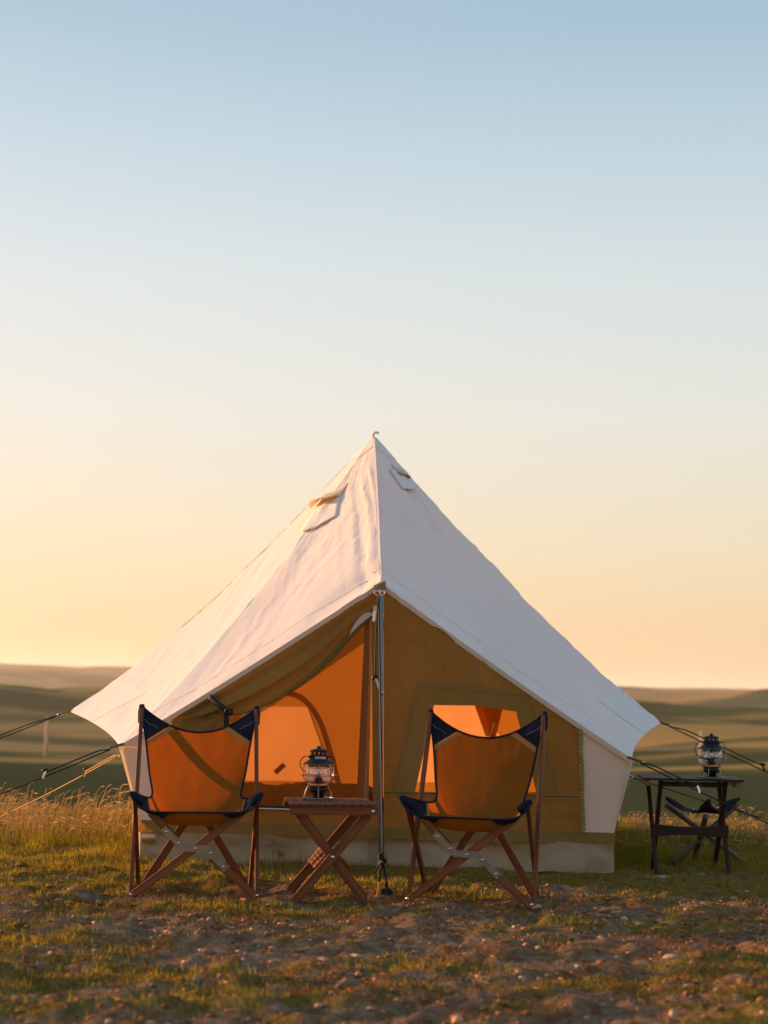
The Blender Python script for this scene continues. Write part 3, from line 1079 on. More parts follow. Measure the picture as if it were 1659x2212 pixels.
# the khaki flap gathered up and tied back
TIE = at(492, 1537, YF - 0.10)
top_c = [roof_at(LH, s, 1.0) + Vector((0.01, 0.035, -0.010)) for s in np.linspace(0.0, 0.80, 64)]
fe = catmull([at(px, py, YF - 0.02 - 0.06 * w) for px, py, w in ((814, 1326, 0), (772, 1358, .2), (715, 1420, .5), (655, 1474, .8), (585, 1518, 1), (530, 1541, 1.2), (492, 1546, 1.3))], 64)
rows = []
for k in range(64):
    a = k / 63
    row = []
    for j in range(26):
        b = j / 25
        p = top_c[k].lerp(fe[k], b)
        amp = 0.030 * (0.25 + 0.9 * a) * math.sin(math.pi * min(1, b * 1.02)) ** 0.6
        f_ = math.sin(b * 13 + 2.2 * a + 1.5 * float(vnoise(a * 3, b * 2, 90))) + 0.5 * math.sin(b * 29 + 5 * a)
        bulge = 0.05 * math.sin(math.pi * b ** 1.5) * math.sin(math.pi * a)
        row.append(list(p + Vector((0, -amp * f_ - bulge, 0))))
    rows.append(row)
grid_mesh('door_flap', np.array(rows), M_KHAKI, tent)
# rolled free edge, paler where the lining turns out near the top
tube('door_flap_roll', [p + Vector((0, -0.012, 0.004)) for p in fe], [0.006 + 0.012 * math.sin(math.pi * min(1, k / 40)) for k in range(64)], M_KHAKI, tent, 8)
rows = []
for k in range(14):
    a = k / 13
    p = fe[int(1 + a * 13)]
    w = 0.035 * math.sin(math.pi * a) ** 0.7
    row = [list(p + Vector((0.004, -0.028, 0.012))), list(p + Vector((-w * 0.3, -0.032, w + 0.008)))]
    rows.append(row)
grid_mesh('flap_lining', np.array(rows), M_WALLW, tent)
# the lower part of the flap hanging below the tie
bot = catmull([at(px, py, YF - 0.03) for px, py in ((376, 1556), (384, 1620), (400, 1700), (470, 1716), (505, 1640))], 30)
rows = []
for k in range(30):
    a = k / 29
    row = []
    for j in range(16):
        b = j / 15
        p = TIE.lerp(bot[k], b)
        row.append(list(p + Vector((0, 0.018 * math.sin(a * 19) * b - 0.02 * (1 - b), 0))))
    rows.append(row)
grid_mesh('door_flap_tail', np.array(rows), M_KHAKI, tent)
s0 = at(452, 1503, YF - 0.10)


def strap(name, pts, w, mat, parent, face=(0, -1, 0)):
    pts = [Vector(p) for p in pts]
    L = []
    for k, p in enumerate(pts):
        tg = (pts[min(k + 1, len(pts) - 1)] - pts[max(k - 1, 0)]).normalized()
        sd = tg.cross(Vector(face)).normalized() * w / 2
        L.append([list(p + sd), list(p - sd)])
    o = grid_mesh(name, np.array(L), mat, parent)
    md = o.modifiers.new('thick', 'SOLIDIFY')
    md.thickness = 0.003
    return o


strap('tie_strap', catmull([s0, s0.lerp(TIE, 0.5) + Vector((0, -0.03, 0)), TIE + Vector((0, -0.055, 0.006))], 10), 0.030, M_BLACKW, tent)
strap('tie_strap', catmull([TIE + Vector((0, -0.06, 0.006)), at(489, 1556, YF - 0.16), at(491, 1580, YF - 0.15)], 8), 0.028, M_BLACKW, tent)
tube('tie_buckle', [TIE + Vector((0.020 * math.cos(a) + 0.012, -0.065, 0.013 * math.sin(a))) for a in np.linspace(0, 2 * math.pi, 13)], 0.008, M_BLACK, tent, 6)
# zip pull and D-ring at the top of the doorway
zc = at(809, 1330, YF - 0.06)
bar('zip_pull', zc + Vector((0, 0, 0.028)), zc + Vector((-0.004, 0, -0.034)), 0.017, 0.006, M_BRIGHT, tent, round_ends=True, bev=0.001)
bar('zip_slider', zc + Vector((0.004, 0.006, 0.055)), zc + Vector((0.002, 0.006, 0.018)), 0.020, 0.012, M_ROOF2, tent, bev=0.003)
pc = at(821, 1262, YF - 0.12)
raw_obj('apex_leather_tab', [(pc.x - 0.036, pc.y + 0.02, pc.z - 0.006), (pc.x + 0.030, pc.y + 0.02, pc.z + 0.022), (pc.x + 0.032, pc.y, pc.z - 0.004), (pc.x + 0.034, pc.y - 0.005, pc.z - 0.03), (pc.x - 0.034, pc.y - 0.005, pc.z - 0.032)],
        [(0, 1, 2, 3, 4)], M_LEATHER_T, tent, False)
dr = at(820, 1279, YF - 0.13)
tube('apex_ring', [dr + Vector((0.030 * math.cos(a), 0, max(-1, math.sin(a)) * 0.022)) for a in np.linspace(math.pi, 2 * math.pi, 11)] + [dr + Vector((0.030, 0, 0.006)), dr + Vector((-0.030, 0, 0.006)), dr + Vector((-0.030, 0, 0))], 0.0035, M_BRIGHT, tent, 6)
# leather tabs at the eave corners
for e, sg in ((E1L, -1), (E1R, 1), (E2L, -1), (E2R, 1)):
    d_ = Vector((sg, -0.25, -0.28)).normalized()
    bar('eave_leather_tab', e - d_ * 0.03 + Vector((0, -0.008, 0.004)), e + d_ * 0.055 + Vector((0, -0.004, 0.002)), 0.030, 0.008, M_LEATHER_T, tent, side=(0.2 * sg, 0.3, 1), bev=0.002)
# little side loop with buckle on the skirt
p = at(318, 1806, YF - 0.03)
bar('skirt_toggle', p + Vector((-0.03, 0, 0)), p + Vector((0.045, 0, 0)), 0.018, 0.006, M_WALLW, tent, bev=0.001)
bar('skirt_toggle', p + Vector((-0.03, 0, -0.028)), p + Vector((0.045, 0, -0.03)), 0.022, 0.006, M_KHAKI_D, tent, bev=0.001)


# ------------------------------------------------------------------ low bed inside, seen through the doorway
bed = empty('camp_bed', (-0.52, 0.55, 0.0))
tag(bed, 'low bed under a rumpled brown blanket inside the tent doorway', 'bed')
M_BLANKET = cloth('blanket', (0.17, 0.095, 0.03), (0.30, 0.11, 0.02), 0.15, 6.0, 0.2, 0.4, 300, 0.5)
bm = bmesh.new()
bmesh.ops.create_cube(bm, size=1.0)
bmesh.ops.scale(bm, vec=(1.06, 0.66, 0.20), verts=bm.verts)
bmesh.ops.translate(bm, vec=(0, 0, 0.12), verts=bm.verts)
bmesh.ops.bevel(bm, geom=bm.edges[:], offset=0.04, segments=3, affect='EDGES')
bm_obj('mattress', bm, M_WALLW, bed, True)
rows = []
for a in np.linspace(0, 1, 44):
    row = []
    for b in np.linspace(0, 1, 30):
        x_, y_ = -0.56 + 1.12 * a, -0.37 + 0.74 * b
        drop = max(0, abs(x_) - 0.52) * 2.2 + max(0, abs(y_) - 0.32) * 3.0
        row.append([x_, y_, 0.236 + 0.075 * (0.5 + float(fbm(x_ * 4, y_ * 4, 4, 151))) + 0.03 * abs(float(fbm(x_ * 11, y_ * 9, 2, 153))) - drop])
    rows.append(row)
grid_mesh('blanket', np.array(rows), M_BLANKET, bed)

# ------------------------------------------------------------------ guy ropes
def rope(name, a, b, label, mat=M_ROPE, double=0.0, r=0.0042, slider=None, gap=0.022, peg=None):
    a, b = Vector(a), Vector(b)
    o = empty(name, b)
    inv = Vector(b)
    d = (b - a)

    def pt(t):
        return a + d * t + Vector((0, 0, -0.020 * 4 * t * (1 - t))) - inv
    tube('cord', [pt(t) for t in np.linspace(0.0 if not double else 0.0, 1, 24)], r, mat, o, 6)
    if double:
        up = Vector((0, 0, 1))
        pts = []
        for t in np.linspace(0, double, 12):
            e = min(1, t / double * 5) * gap
            pts.append(pt(t) + up * e)
        tube('cord', pts, r, mat, o, 6)
        p = pt(double) + up * gap * 0.5
        dn = d.normalized()
        bar('slider', p - dn * 0.004 + up * 0.018, p + dn * 0.012 - up * 0.020, 0.012, 0.014, M_BRIGHT if slider != 'black' else M_BLACK, o, bev=0.003)
        tube('slider_loop', [p + up * 0.026 + dn * (0.016 * math.cos(x)) + Vector((0, 0.012 * math.sin(x), 0)) for x in np.linspace(0, 6.283, 9)], 0.006, M_BLACK, o, 6)
    hk = [pt(0) + Vector((0.016 * math.cos(x) * (1 if d.x > 0 else -1) + 0.012 * (1 if d.x > 0 else -1), 0, 0.008 * math.sin(x) - 0.004)) for x in np.linspace(0, 6.283, 10)]
    tube('hook', hk, 0.003, M_BRIGHT, o, 5)
    tag(o, label, 'guy rope', 'guy ropes of the tent')
    return o


def ext(p, q_, k):
    p, q_ = Vector(p), Vector(q_)
    return p + (q_ - p) * k


e = E2L + Vector((-0.05, -0.01, -0.018))
rope('guy_rope', e, (-4.15, 0.2, 0), 'doubled black guy rope running left from the far left eave tip', double=0.62)
e = E1L + Vector((-0.04, -0.02, -0.018))
rope('guy_rope', e, (-3.05, -1.95, 0), 'black guy rope with silver slider from the near left eave corner', double=0.225)
rope('guy_rope', at(256, 1631, YF + 0.25), (-2.72, 0.25, 0), 'thin tan guy rope slanting into the dry grass at left', mat=M_ROPE_O, double=0.205, r=0.0034, gap=0.014)
e = E2R + Vector((0.05, -0.01, -0.018))
rope('guy_rope', e, (3.75, 0.2, 0), 'doubled black guy rope passing behind the lantern on the right table', double=0.345, slider='black', gap=0.030)
e = E1R + Vector((0.04, -0.02, -0.018))
rope('guy_rope', e, (2.80, -2.85, 0), 'black guy rope with silver slider crossing in front of the right table', double=0.205)
rope('guy_rope', at(1357, 1677, YF + 0.4), (3.30, -0.75, 0), 'lowest single black guy rope at right, crossing behind the leather stool', r=0.0034)
# rope down the front pole to a yellow peg
PEG = at(826, 1935, Z=0.0)
o = empty('guy_rope', PEG)
tag(o, 'black rope running down the door pole to a yellow ground peg', 'guy rope', 'guy ropes of the tent')
a = Vector(dr) + Vector((-0.004, -0.01, -0.012)) - Vector(PEG)
bK = Vector((0.0, 0.10, 0.16))
tube('cord', [a.lerp(bK, t) for t in np.linspace(0, 1, 20)], 0.0048, M_ROPE, o, 6)
m_ = a.lerp(bK, 0.375)
tube('cord', [a.lerp(m_ + Vector((-0.028, 0, 0.03)), t) + Vector((-0.006 * math.sin(math.pi * t), -0.004, 0)) for t in np.linspace(0, 1, 10)], 0.0045, M_ROPE, o, 6)
bar('slider', m_ + Vector((-0.026, -0.006, 0.036)), m_ + Vector((0.006, -0.006, -0.040)), 0.012, 0.010, M_STEEL, o, round_ends=True, bev=0.001)
tube('slider_end', [m_ + Vector((-0.040, -0.004, 0.030)), m_ + Vector((-0.034, -0.006, 0.042)), m_ + Vector((-0.012, -0.006, 0.044))], 0.011, M_BLACK, o, 7)
tube('slider_end', [m_ + Vector((0.000, -0.008, -0.040)), m_ + Vector((0.018, -0.008, -0.044))], 0.012, M_STEEL, o, 8)
tube('knot', catmull([bK + Vector((0, 0, 0.03)), bK + Vector((-0.018, -0.012, 0.012)), bK + Vector((0.012, -0.016, -0.004)), bK + Vector((-0.014, 0.004, -0.018)), bK + Vector((0.006, 0, -0.03))], 18), 0.010, M_ROPE, o, 7)
tube('cord_loop', [bK + Vector((-0.004, 0, -0.03)), bK + Vector((-0.018, -0.03, -0.06)), Vector((-0.014, 0.0, 0.055))], 0.006, M_ROPE, o, 6)
tube('cord_loop', [bK + Vector((0.004, 0, -0.03)), bK + Vector((0.012, -0.03, -0.06)), Vector((0.022, 0.0, 0.040))], 0.006, M_ROPE, o, 6)
bar('peg', (-0.026, 0, -0.04), (-0.012, -0.012, 0.066), 0.016, 0.014, M_PEG, o, bev=0.003)
bar('peg_head', (-0.004, 0.0, 0.012), (0.034, 0.0, 0.020), 0.040, 0.030, M_BLACK, o, bev=0.006)
bar('peg_hook', (0.030, 0.0, 0.034), (0.050, 0.0, 0.006), 0.014, 0.016, M_BLACK, o, bev=0.004)


# ------------------------------------------------------------------ butterfly chairs
def chair(loc, rz, label, seed):
    root = empty('butterfly_chair', loc, rz)
    tag(root, label, 'chair', 'orange sling chairs in front of the tent')
    FFx, BFx, FLx, TBx = 0.297, 0.255, 0.288, 0.280
    yFF, yBF, yFL, yTB = -0.17, 0.17, -0.27, 0.25
    zFL, zTB = 0.475, 0.870

    def yf(z, back=0.0):
        return yFF + (yFL - yFF) * z / zFL + back
    W, T = 0.036, 0.017
    # front X: one unbroken plank, one broken by the steel plate
    bar('leg', (-FFx, yf(0, 0.012), 0.0), (FLx - 0.078, yf(0.40, 0.014), 0.398), W, T, M_WOOD2, root)
    bar('leg', (FFx, yf(0, -0.006), 0.0), (0.075, yf(0.195, -0.006), 0.192), W, T, M_WOOD2, root)
    bar('leg', (-0.085, yf(0.265, -0.006), 0.268), (-FLx + 0.078, yf(0.40, -0.004), 0.398), W, T, M_WOOD2, root)
    # steel plate
    cl = [(-0.140, 0.318), (-0.054, 0.236), (0.051, 0.233), (0.137, 0.145)]
    hw = 0.0155
    L, R = [], []
    for k, p in enumerate(cl):
        p = Vector((p[0], p[1], 0))
        d0 = (Vector((*cl[k], 0)) - Vector((*cl[k - 1], 0))).normalized() if k else None
        d1 = (Vector((*cl[k + 1], 0)) - Vector((*cl[k], 0))).normalized() if k < 3 else None
        if d0 is None:
            n_ = Vector((-d1.y, d1.x, 0))
            p = p - d1 * 0.012
        elif d1 is None:
            n_ = Vector((-d0.y, d0.x, 0))
            p = p + d0 * 0.012
        else:
            n_ = (Vector((-d0.y, d0.x, 0)) + Vector((-d1.y, d1.x, 0))).normalized()
            n_ = n_ / max(0.6, n_.dot(Vector((-d0.y, d0.x, 0))))
        L.append(p + n_ * hw)
        R.append(p - n_ * hw)
    outline = L + R[::-1]
    bm = bmesh.new()
    fr_ = [bm.verts.new((p.x, yf(p.y, -0.0195), p.y)) for p in outline]
    bk_ = [bm.verts.new((p.x, yf(p.y, -0.0155), p.y)) for p in outline]
    nn = len(outline)
    for k in range(3):
        bm.faces.new((fr_[k], fr_[k + 1], fr_[nn - 2 - k], fr_[nn - 1 - k]))
        bm.faces.new((bk_[k + 1], bk_[k], bk_[nn - 1 - k], bk_[nn - 2 - k]))
    for k in range(nn):
        j = (k + 1) % nn
        bm.faces.new((fr_[j], fr_[k], bk_[k], bk_[j]))
    bmesh.ops.recalc_face_normals(bm, faces=bm.faces)
    pl = bm_obj('bracket', bm, M_STEEL, root)
    for (x, z) in ((-0.134, 0.312), (-0.078, 0.259), (0.0, 0.234), (0.071, 0.213), (0.131, 0.151)):
        lathe('rivet', [(0.0, 0.004), (0.004, 0.0032), (0.0065, 0.0)], M_BRIGHT, pl, 10).matrix_local = Matrix.Translation((x, yf(z, -0.0195), z)) @ Matrix.Rotation(math.radians(90), 4, 'X')
    for s in (-1, 1):
        # tall post: front foot to the high back corner; short leg: low front corner to the back foot
        bar('back_post', (s * (FFx - 0.004), yFF + 0.03, 0.0), (s * TBx, yTB, zTB - 0.008), 0.034, 0.019, M_WOOD, root, side=(1, 0, 0))
        bar('arm_leg', (s * (FLx - 0.006), yFL + 0.012, zFL - 0.005), (s * (BFx + 0.012), yBF, 0.0), 0.034, 0.019, M_WOOD, root, side=(1, 0, 0))
        # back X
        bar('rear_leg', (s * BFx, yBF + 0.016 * s + 0.005, 0.0), (-s * (TBx - 0.03), yTB + 0.03 + 0.012 * s, 0.80), 0.036, 0.017, M_WOOD, root)
        # feet bolts
        lathe('rivet', [(0.0, 0.005), (0.005, 0.004), (0.0085, 0.0)], M_BRIGHT, root, 10).matrix_local = Matrix.Translation((s * (FFx - 0.006), yf(0, -0.016 if s > 0 else 0.003), 0.016)) @ Matrix.Rotation(math.radians(90), 4, 'X')
    # sling
    edge = catmull([(TBx + 0.008, yTB, zTB + 0.012), (0.272, yTB - 0.02, 0.800), (0.252, 0.20, 0.690), (0.232, 0.15, 0.560), (0.212, 0.075, 0.462), (0.232, -0.06, 0.452), (0.270, -0.19, 0.474), (FLx + 0.016, yFL - 0.035, zFL + 0.014)], 61)
    ctr = catmull([(0, yTB - 0.015, 0.752), (0, 0.215, 0.68), (0, 0.18, 0.575), (0, 0.125, 0.465), (0, 0.055, 0.375), (0, -0.06, 0.325), (0, -0.20, 0.350), (0, -0.305, 0.402)], 61)
    pw = [2.0 + 6.5 * (k / 60) ** 3 for k in range(61)]
    nu = 57
    P = np.zeros((61, nu, 3))
    for k in range(61):
        for j in range(nu):
            u = -1 + 2 * j / (nu - 1)
            g_ = abs(u) ** pw[k]
            P[k, j, 0] = edge[k].x * u
            P[k, j, 1] = ctr[k].y + (edge[k].y - ctr[k].y) * g_
            P[k, j, 2] = ctr[k].z + (edge[k].z - ctr[k].z) * g_
            w = 0.006 * float(fbm(u * 2.2 + seed, k / 60 * 4, 3, seed)) * (1 - abs(u) ** 4)
            P[k, j, 1] += w
            # pull-creases running from the corners
            if k < 20:
                P[k, j, 1] += 0.004 * math.sin(abs(u) * 26 + k * 0.35) * max(0, abs(u) - 0.45) * (1 - k / 20)
    bm = bmesh.new()
    vv = [[bm.verts.new(P[k, j]) for j in range(nu)] for k in range(61)]
    for k in range(60):
        for j in range(nu - 1):
            bm.faces.new((vv[k][j], vv[k][j + 1], vv[k + 1][j + 1], vv[k + 1][j]))
    cuts = []
    for s in (-1, 1):
        tb = Vector((s * (TBx + 0.008), yTB, zTB + 0.012))
        cuts.append((tb, Vector((-s * 0.55, -0.05, -0.83)).normalized(), 0.165, 0.190, 'T'))
        fl_ = Vector((s * (FLx + 0.016), yFL - 0.035, zFL + 0.014))
        cuts.append((fl_, Vector((-s * 0.80, 0.45, -0.25)).normalized(), 0.190, 0.206, 'F'))
    for c, n_, d0, d1, kk in cuts:
        for d in (d0, d1):
            bmesh.ops.bisect_plane(bm, geom=bm.verts[:] + bm.edges[:] + bm.faces[:], plane_co=c + n_ * d, plane_no=n_, dist=1e-6)
    groups = {0: [], 1: [], 2: [], 3: [], 4: [], 5: [], 6: [], 7: []}
    for f_ in bm.faces:
        cm = f_.calc_center_median()
        for i, (c, n_, d0, d1, kk) in enumerate(cuts):
            h = (cm - c).dot(n_)
            okside = (cm.x * c.x > 0) and ((cm.z > 0.58) if kk == 'T' else (cm.y < 0.04 and cm.z < 0.6))
            if okside and h < d0:
                groups[i].append(f_)
                break
            if okside and h < d1:
                groups[4 + i].append(f_)
                break
    bm.normal_update()

    def carve(faces, nm, mat, parent, lift):
        b2 = bmesh.new()
        mp = {}
        for f_ in faces:
            vs = []
            for v in f_.verts:
                if v not in mp:
                    mp[v] = b2.verts.new(v.co + Vector((0, -lift, lift)))
                vs.append(mp[v])
            b2.faces.new(vs)
        o_ = bm_obj(nm, b2, mat, parent, True)
        return o_
    sl_bm_faces = [f_ for f_ in bm.faces]
    dead = [f_ for i in range(4) for f_ in groups[i]]
    parts = [(groups[i], 'corner_patch', M_NAVY, 0.0015) for i in range(4)] + [(groups[4 + i], 'corner_tape', M_TAPE, 0.002) for i in range(4)]
    tmp = empty('tmp', (0, 0, 0))
    made = [carve(fs, nm, mt, None, lf) for fs, nm, mt, lf in parts if fs]
    bpy.data.objects.remove(tmp)
    bmesh.ops.delete(bm, geom=dead, context='FACES')
    sl_o = bm_obj('sling', bm, M_SLING, root, True)
    for o_ in made:
        o_.parent = sl_o
    # navy piping round the sling
    loop = [P[0, j] for j in range(nu)] + [P[k, nu - 1] for k in range(1, 61)] + [P[60, j] for j in range(nu - 2, -1, -1)] + [P[k, 0] for k in range(59, 0, -1)]
    loop = [Vector(p) + Vector((0, -0.002, 0)) for p in loop]
    tube('piping', loop + [loop[0]], 0.0050, M_NAVY, sl_o, 7)
    # pockets of the corners wrapping the wood
    for s in (-1, 1):
        c = Vector((s * TBx, yTB, zTB))
        tube('corner_pocket', [c + Vector((-s * 0.001, -0.012, -0.075)), c + Vector((0, 0.002, -0.02)), c + Vector((s * 0.002, 0.006, 0.014))], [0.019, 0.020, 0.012], M_NAVY, sl_o, 10)
        c = Vector((s * FLx, yFL, zFL))
        tube('corner_pocket', [c + Vector((-s * 0.040, 0.020, -0.030)), c + Vector((-s * 0.012, -0.010, -0.006)), c + Vector((s * 0.012, -0.024, 0.012))], [0.020, 0.021, 0.012], M_NAVY, sl_o, 10)
        # pale top-stitching
        for c0, dz in ((Vector((s * TBx, yTB, zTB)), 0.085),):
            kk = int(dz / 0.165 * 14)
            pts = []
            for j in range(9):
                u = s * (1 - j * 0.035)
                jx = int(round((u + 1) / 2 * (nu - 1)))
                kx = max(0, min(60, kk - int(j * 0.2)))
                pts.append(Vector(P[kx, jx]) + Vector((0, -0.006, 0.002)))
            tube('stitching', pts, 0.0006, M_STITCH, sl_o, 4)
    return root


chair((-0.867, -3.06, 0.0), math.radians(6.0), 'orange sling chair with navy corners left of the small table', 3)
chair((0.462, -3.13, 0.0), math.radians(-13.5), 'orange sling chair with navy corners right of the door pole', 8)

# ------------------------------------------------------------------ small slatted table between the chairs
tb = empty('folding_side_table', (-0.232, -3.10, 0.0), math.radians(7.0))
tag(tb, 'small slatted wooden folding table between the two orange chairs', 'table')
TW, TD, TZ = 0.405, 0.44, 0.45
for k in range(10):
    w = TW / 10
    x = -TW / 2 + w * (k + 0.5)
    bar('slat', (x, -TD / 2 + 0.004 * (k % 3), TZ - 0.007), (x, TD / 2 - 0.003 * (k % 2), TZ - 0.007), w - 0.0035, 0.013, M_WOOD, tb, side=(0, 0, 1), bev=0.0025)
for y in (-TD / 2 + 0.012, TD / 2 - 0.012):
    rl = bar('rail', (-TW / 2 - 0.006, y, TZ - 0.034), (TW / 2 + 0.006, y, TZ - 0.034), 0.038, 0.020, M_WOOD, tb, round_ends=True, bev=0.002)
    s = -1 if y < 0 else 1
    if y < 0:
        lathe('bolt', [(0.0, 0.004), (0.006, 0.003), (0.0085, 0.0)], M_BRIGHT, tb, 12).matrix_local = Matrix.Translation((TW / 2 - 0.02, y - 0.010, TZ - 0.034)) @ Matrix.Rotation(math.radians(90), 4, 'X')
for y0, s in ((-TD / 2 + 0.034, 1), (TD / 2 - 0.034, -1)):
    bar('leg', (-0.172, y0 - 0.0, 0.003), (0.168, y0, TZ - 0.045), 0.040, 0.020, M_WOOD, tb, round_ends=True, bev=0.002)
    bar('leg', (0.160, y0 + s * 0.023, 0.003), (-0.155, y0 + s * 0.023, TZ - 0.045), 0.040, 0.020, M_WOOD, tb, round_ends=True, bev=0.002)
lathe('bolt', [(0.0, 0.004), (0.006, 0.003), (0.0085, 0.0)], M_BRIGHT, tb, 12).matrix_local = Matrix.Translation((0.0, -TD / 2 + 0.023, 0.205)) @ Matrix.Rotation(math.radians(90), 4, 'X')
lv = Vector((0.340, 0, 0.405)).normalized()
ln = Vector((-lv.z, 0, lv.x))
for k in range(4):
    c = Vector((-0.012, 0, 0.19)) + lv * (-0.066 + 0.022 * k) + ln * 0.027
    bar('brace_slat', c + Vector((0, -TD / 2 + 0.045, 0)), c + Vector((0, TD / 2 - 0.045, 0)), 0.019, 0.012, M_WOOD, tb, side=ln, bev=0.002)
lv2 = Vector((-0.315, 0, 0.405)).normalized()
ln2 = Vector((lv2.z, 0, -lv2.x))
for k in range(2):
    c = Vector((0.016, 0, 0.19)) + lv2 * (-0.05 - 0.022 * k) + ln2 * 0.027
    bar('brace_slat', c + Vector((0, -TD / 2 + 0.07, 0)), c + Vector((0, TD / 2 - 0.07, 0)), 0.019, 0.012, M_WOOD, tb, side=ln2, bev=0.002)


# ------------------------------------------------------------------ lanterns
def lantern(loc, rz, label, bail_dir, sc, plate):
    root = empty('lantern', loc, rz)
    root.scale = (sc, sc, sc)
    tag(root, label, 'lantern', 'black railway lanterns')
    ring = lambda r, z, n=40: [(r * math.cos(a), r * math.sin(a), z) for a in np.linspace(0, 2 * math.pi, n + 1)]
    tube('base_ring', ring(0.077, 0.003), 0.0032, M_WIRE, root, 6)
    lathe('base', [(0, 0.004), (0.026, 0.004), (0.027, 0.027), (0.040, 0.029), (0.046, 0.040), (0.046, 0.054), (0.040, 0.056), (0, 0.056)], M_BLACK, root, 28)
    lathe('burner_ring', [(0.040, 0.056), (0.050, 0.059), (0.0525, 0.067), (0.050, 0.074), (0.044, 0.077), (0.03, 0.077), (0, 0.074)], M_COPPER, root, 32)
    lathe('burner', [(0.0, 0.104), (0.010, 0.104), (0.0185, 0.100), (0.019, 0.080), (0.019, 0.076)], M_BLACK, root, 20)
    lathe('lamp_tube', [(0.0, 0.158), (0.005, 0.157), (0.005, 0.104), (0.0, 0.104)], M_BRIGHT, root, 12)
    gp = []
    for k in range(15):
        a = k / 14
        z = 0.074 + (0.160 - 0.074) * a
        r = 0.047 + 0.0165 * math.sin(math.pi * (0.06 + 0.90 * a)) ** 0.8
        gp.append((r, z))
    lathe('globe', gp, M_GLASS, root, 40)
    # wire cage
    for k in range(6):
        a = 2 * math.pi * (k + 0.42) / 6
        prof = catmull([(0.077, 0, 0.003), (0.0735, 0, 0.022), (0.065, 0, 0.045), (0.0535, 0, 0.064), (0.066, 0, 0.078), (0.081, 0, 0.098), (0.0865, 0, 0.118), (0.085, 0, 0.142), (0.079, 0, 0.166)], 26)
        tube('cage_wire', [(p.x * math.cos(a), p.x * math.sin(a), p.z) for p in prof], 0.0021, M_WIRE, root, 6)
    tube('cage_ring', ring(0.0865, 0.112), 0.0021, M_WIRE, root, 6)
    lathe('shade', [(0.047, 0.156), (0.050, 0.163), (0.079, 0.1645), (0.080, 0.1665), (0.066, 0.174), (0.052, 0.184), (0.045, 0.191)], M_BLACK, root, 40)
    tube('shade_rim', ring(0.0795, 0.1655), 0.0016, M_WIRE, root, 6)
    lathe('collar', [(0.045, 0.190), (0.045, 0.204), (0.047, 0.207), (0.045, 0.210), (0.041, 0.211)], M_BLACK, root, 32)
    # vent drum with slots
    bm = bmesh.new()
    n = 24
    for k in range(n):
        if k % 2 == 0:
            a0, a1 = 2 * math.pi * (k - 0.25) / n, 2 * math.pi * (k + 1.25) / n
            vs = [bm.verts.new((0.041 * math.cos(a0 + (a1 - a0) * j / 3), 0.041 * math.sin(a0 + (a1 - a0) * j / 3), z)) for z in (0.210, 0.228) for j in range(4)]
            for j in range(3):
                bm.faces.new((vs[j], vs[j + 1], vs[j + 5], vs[j + 4]))
    bm_obj('vent_drum', bm, M_BLACK, root, True)
    lathe('cap', [(0.041, 0.226), (0.044, 0.228), (0.0445, 0.231), (0.030, 0.237), (0.012, 0.242), (0.009, 0.243), (0.0088, 0.246), (0.011, 0.248), (0.010, 0.252), (0.0, 0.253)], M_BLACK, root, 36)
    b = bail_dir
    half = [(0.046, 0, 0.200), (0.063, b * 0.006, 0.203), (0.079, b * 0.026, 0.192), (0.086, b * 0.058, 0.165), (0.072, b * 0.086, 0.136), (0.034, b * 0.100, 0.114), (0.0, b * 0.102, 0.109)]
    full = [(-x, y, z) for x, y, z in half[:-1]] + half[::-1]
    bail = catmull(full, 48)
    hd = tube('bail', bail, 0.0024, M_BLACK, root, 6)
    tube('grip', bail[19:29], 0.0052, M_BLACK, hd, 8)
    for s in (-1, 1):
        tube('bail_pivot', [(s * 0.043, 0, 0.200), (s * 0.051, 0, 0.200)], 0.005, M_BLACK, root, 8)
    if plate:
        pr = []
        for k in range(9):
            a = -math.pi / 2 + (k - 4) / 4 * 0.62 + 0.10
            pr.append([[0.0462 * math.cos(a), 0.0462 * math.sin(a), 0.1925], [0.0462 * math.cos(a), 0.0462 * math.sin(a), 0.2035]])
        pl = grid_mesh('name_plate', np.array(pr), M_STEEL, root)
        for k in (-1, 1):
            a = -math.pi / 2 + 0.10 + k * 0.48
            lathe('plate_rivet', [(0.0, 0.0012), (0.002, 0.0)], M_BLACK, pl, 8).matrix_local = Matrix.Translation((0.0466 * math.cos(a), 0.0466 * math.sin(a), 0.198)) @ Matrix.Rotation(math.radians(90), 4, 'X')
        for k in range(9):
            a = -math.pi / 2 + 0.10 + (k - 4) * 0.068
            bar('plate_mark', (0.0466 * math.cos(a), 0.0466 * math.sin(a), 0.1958), (0.0466 * math.cos(a), 0.0466 * math.sin(a), 0.2002), 0.0016, 0.0006, M_BLACK, pl, bev=0)
    return root


TL = at(687, 1725, Z=TZ)
lantern((TL.x, TL.y, TZ), math.radians(8), 'black lantern standing on the small table between the chairs', 1, 0.99, True)

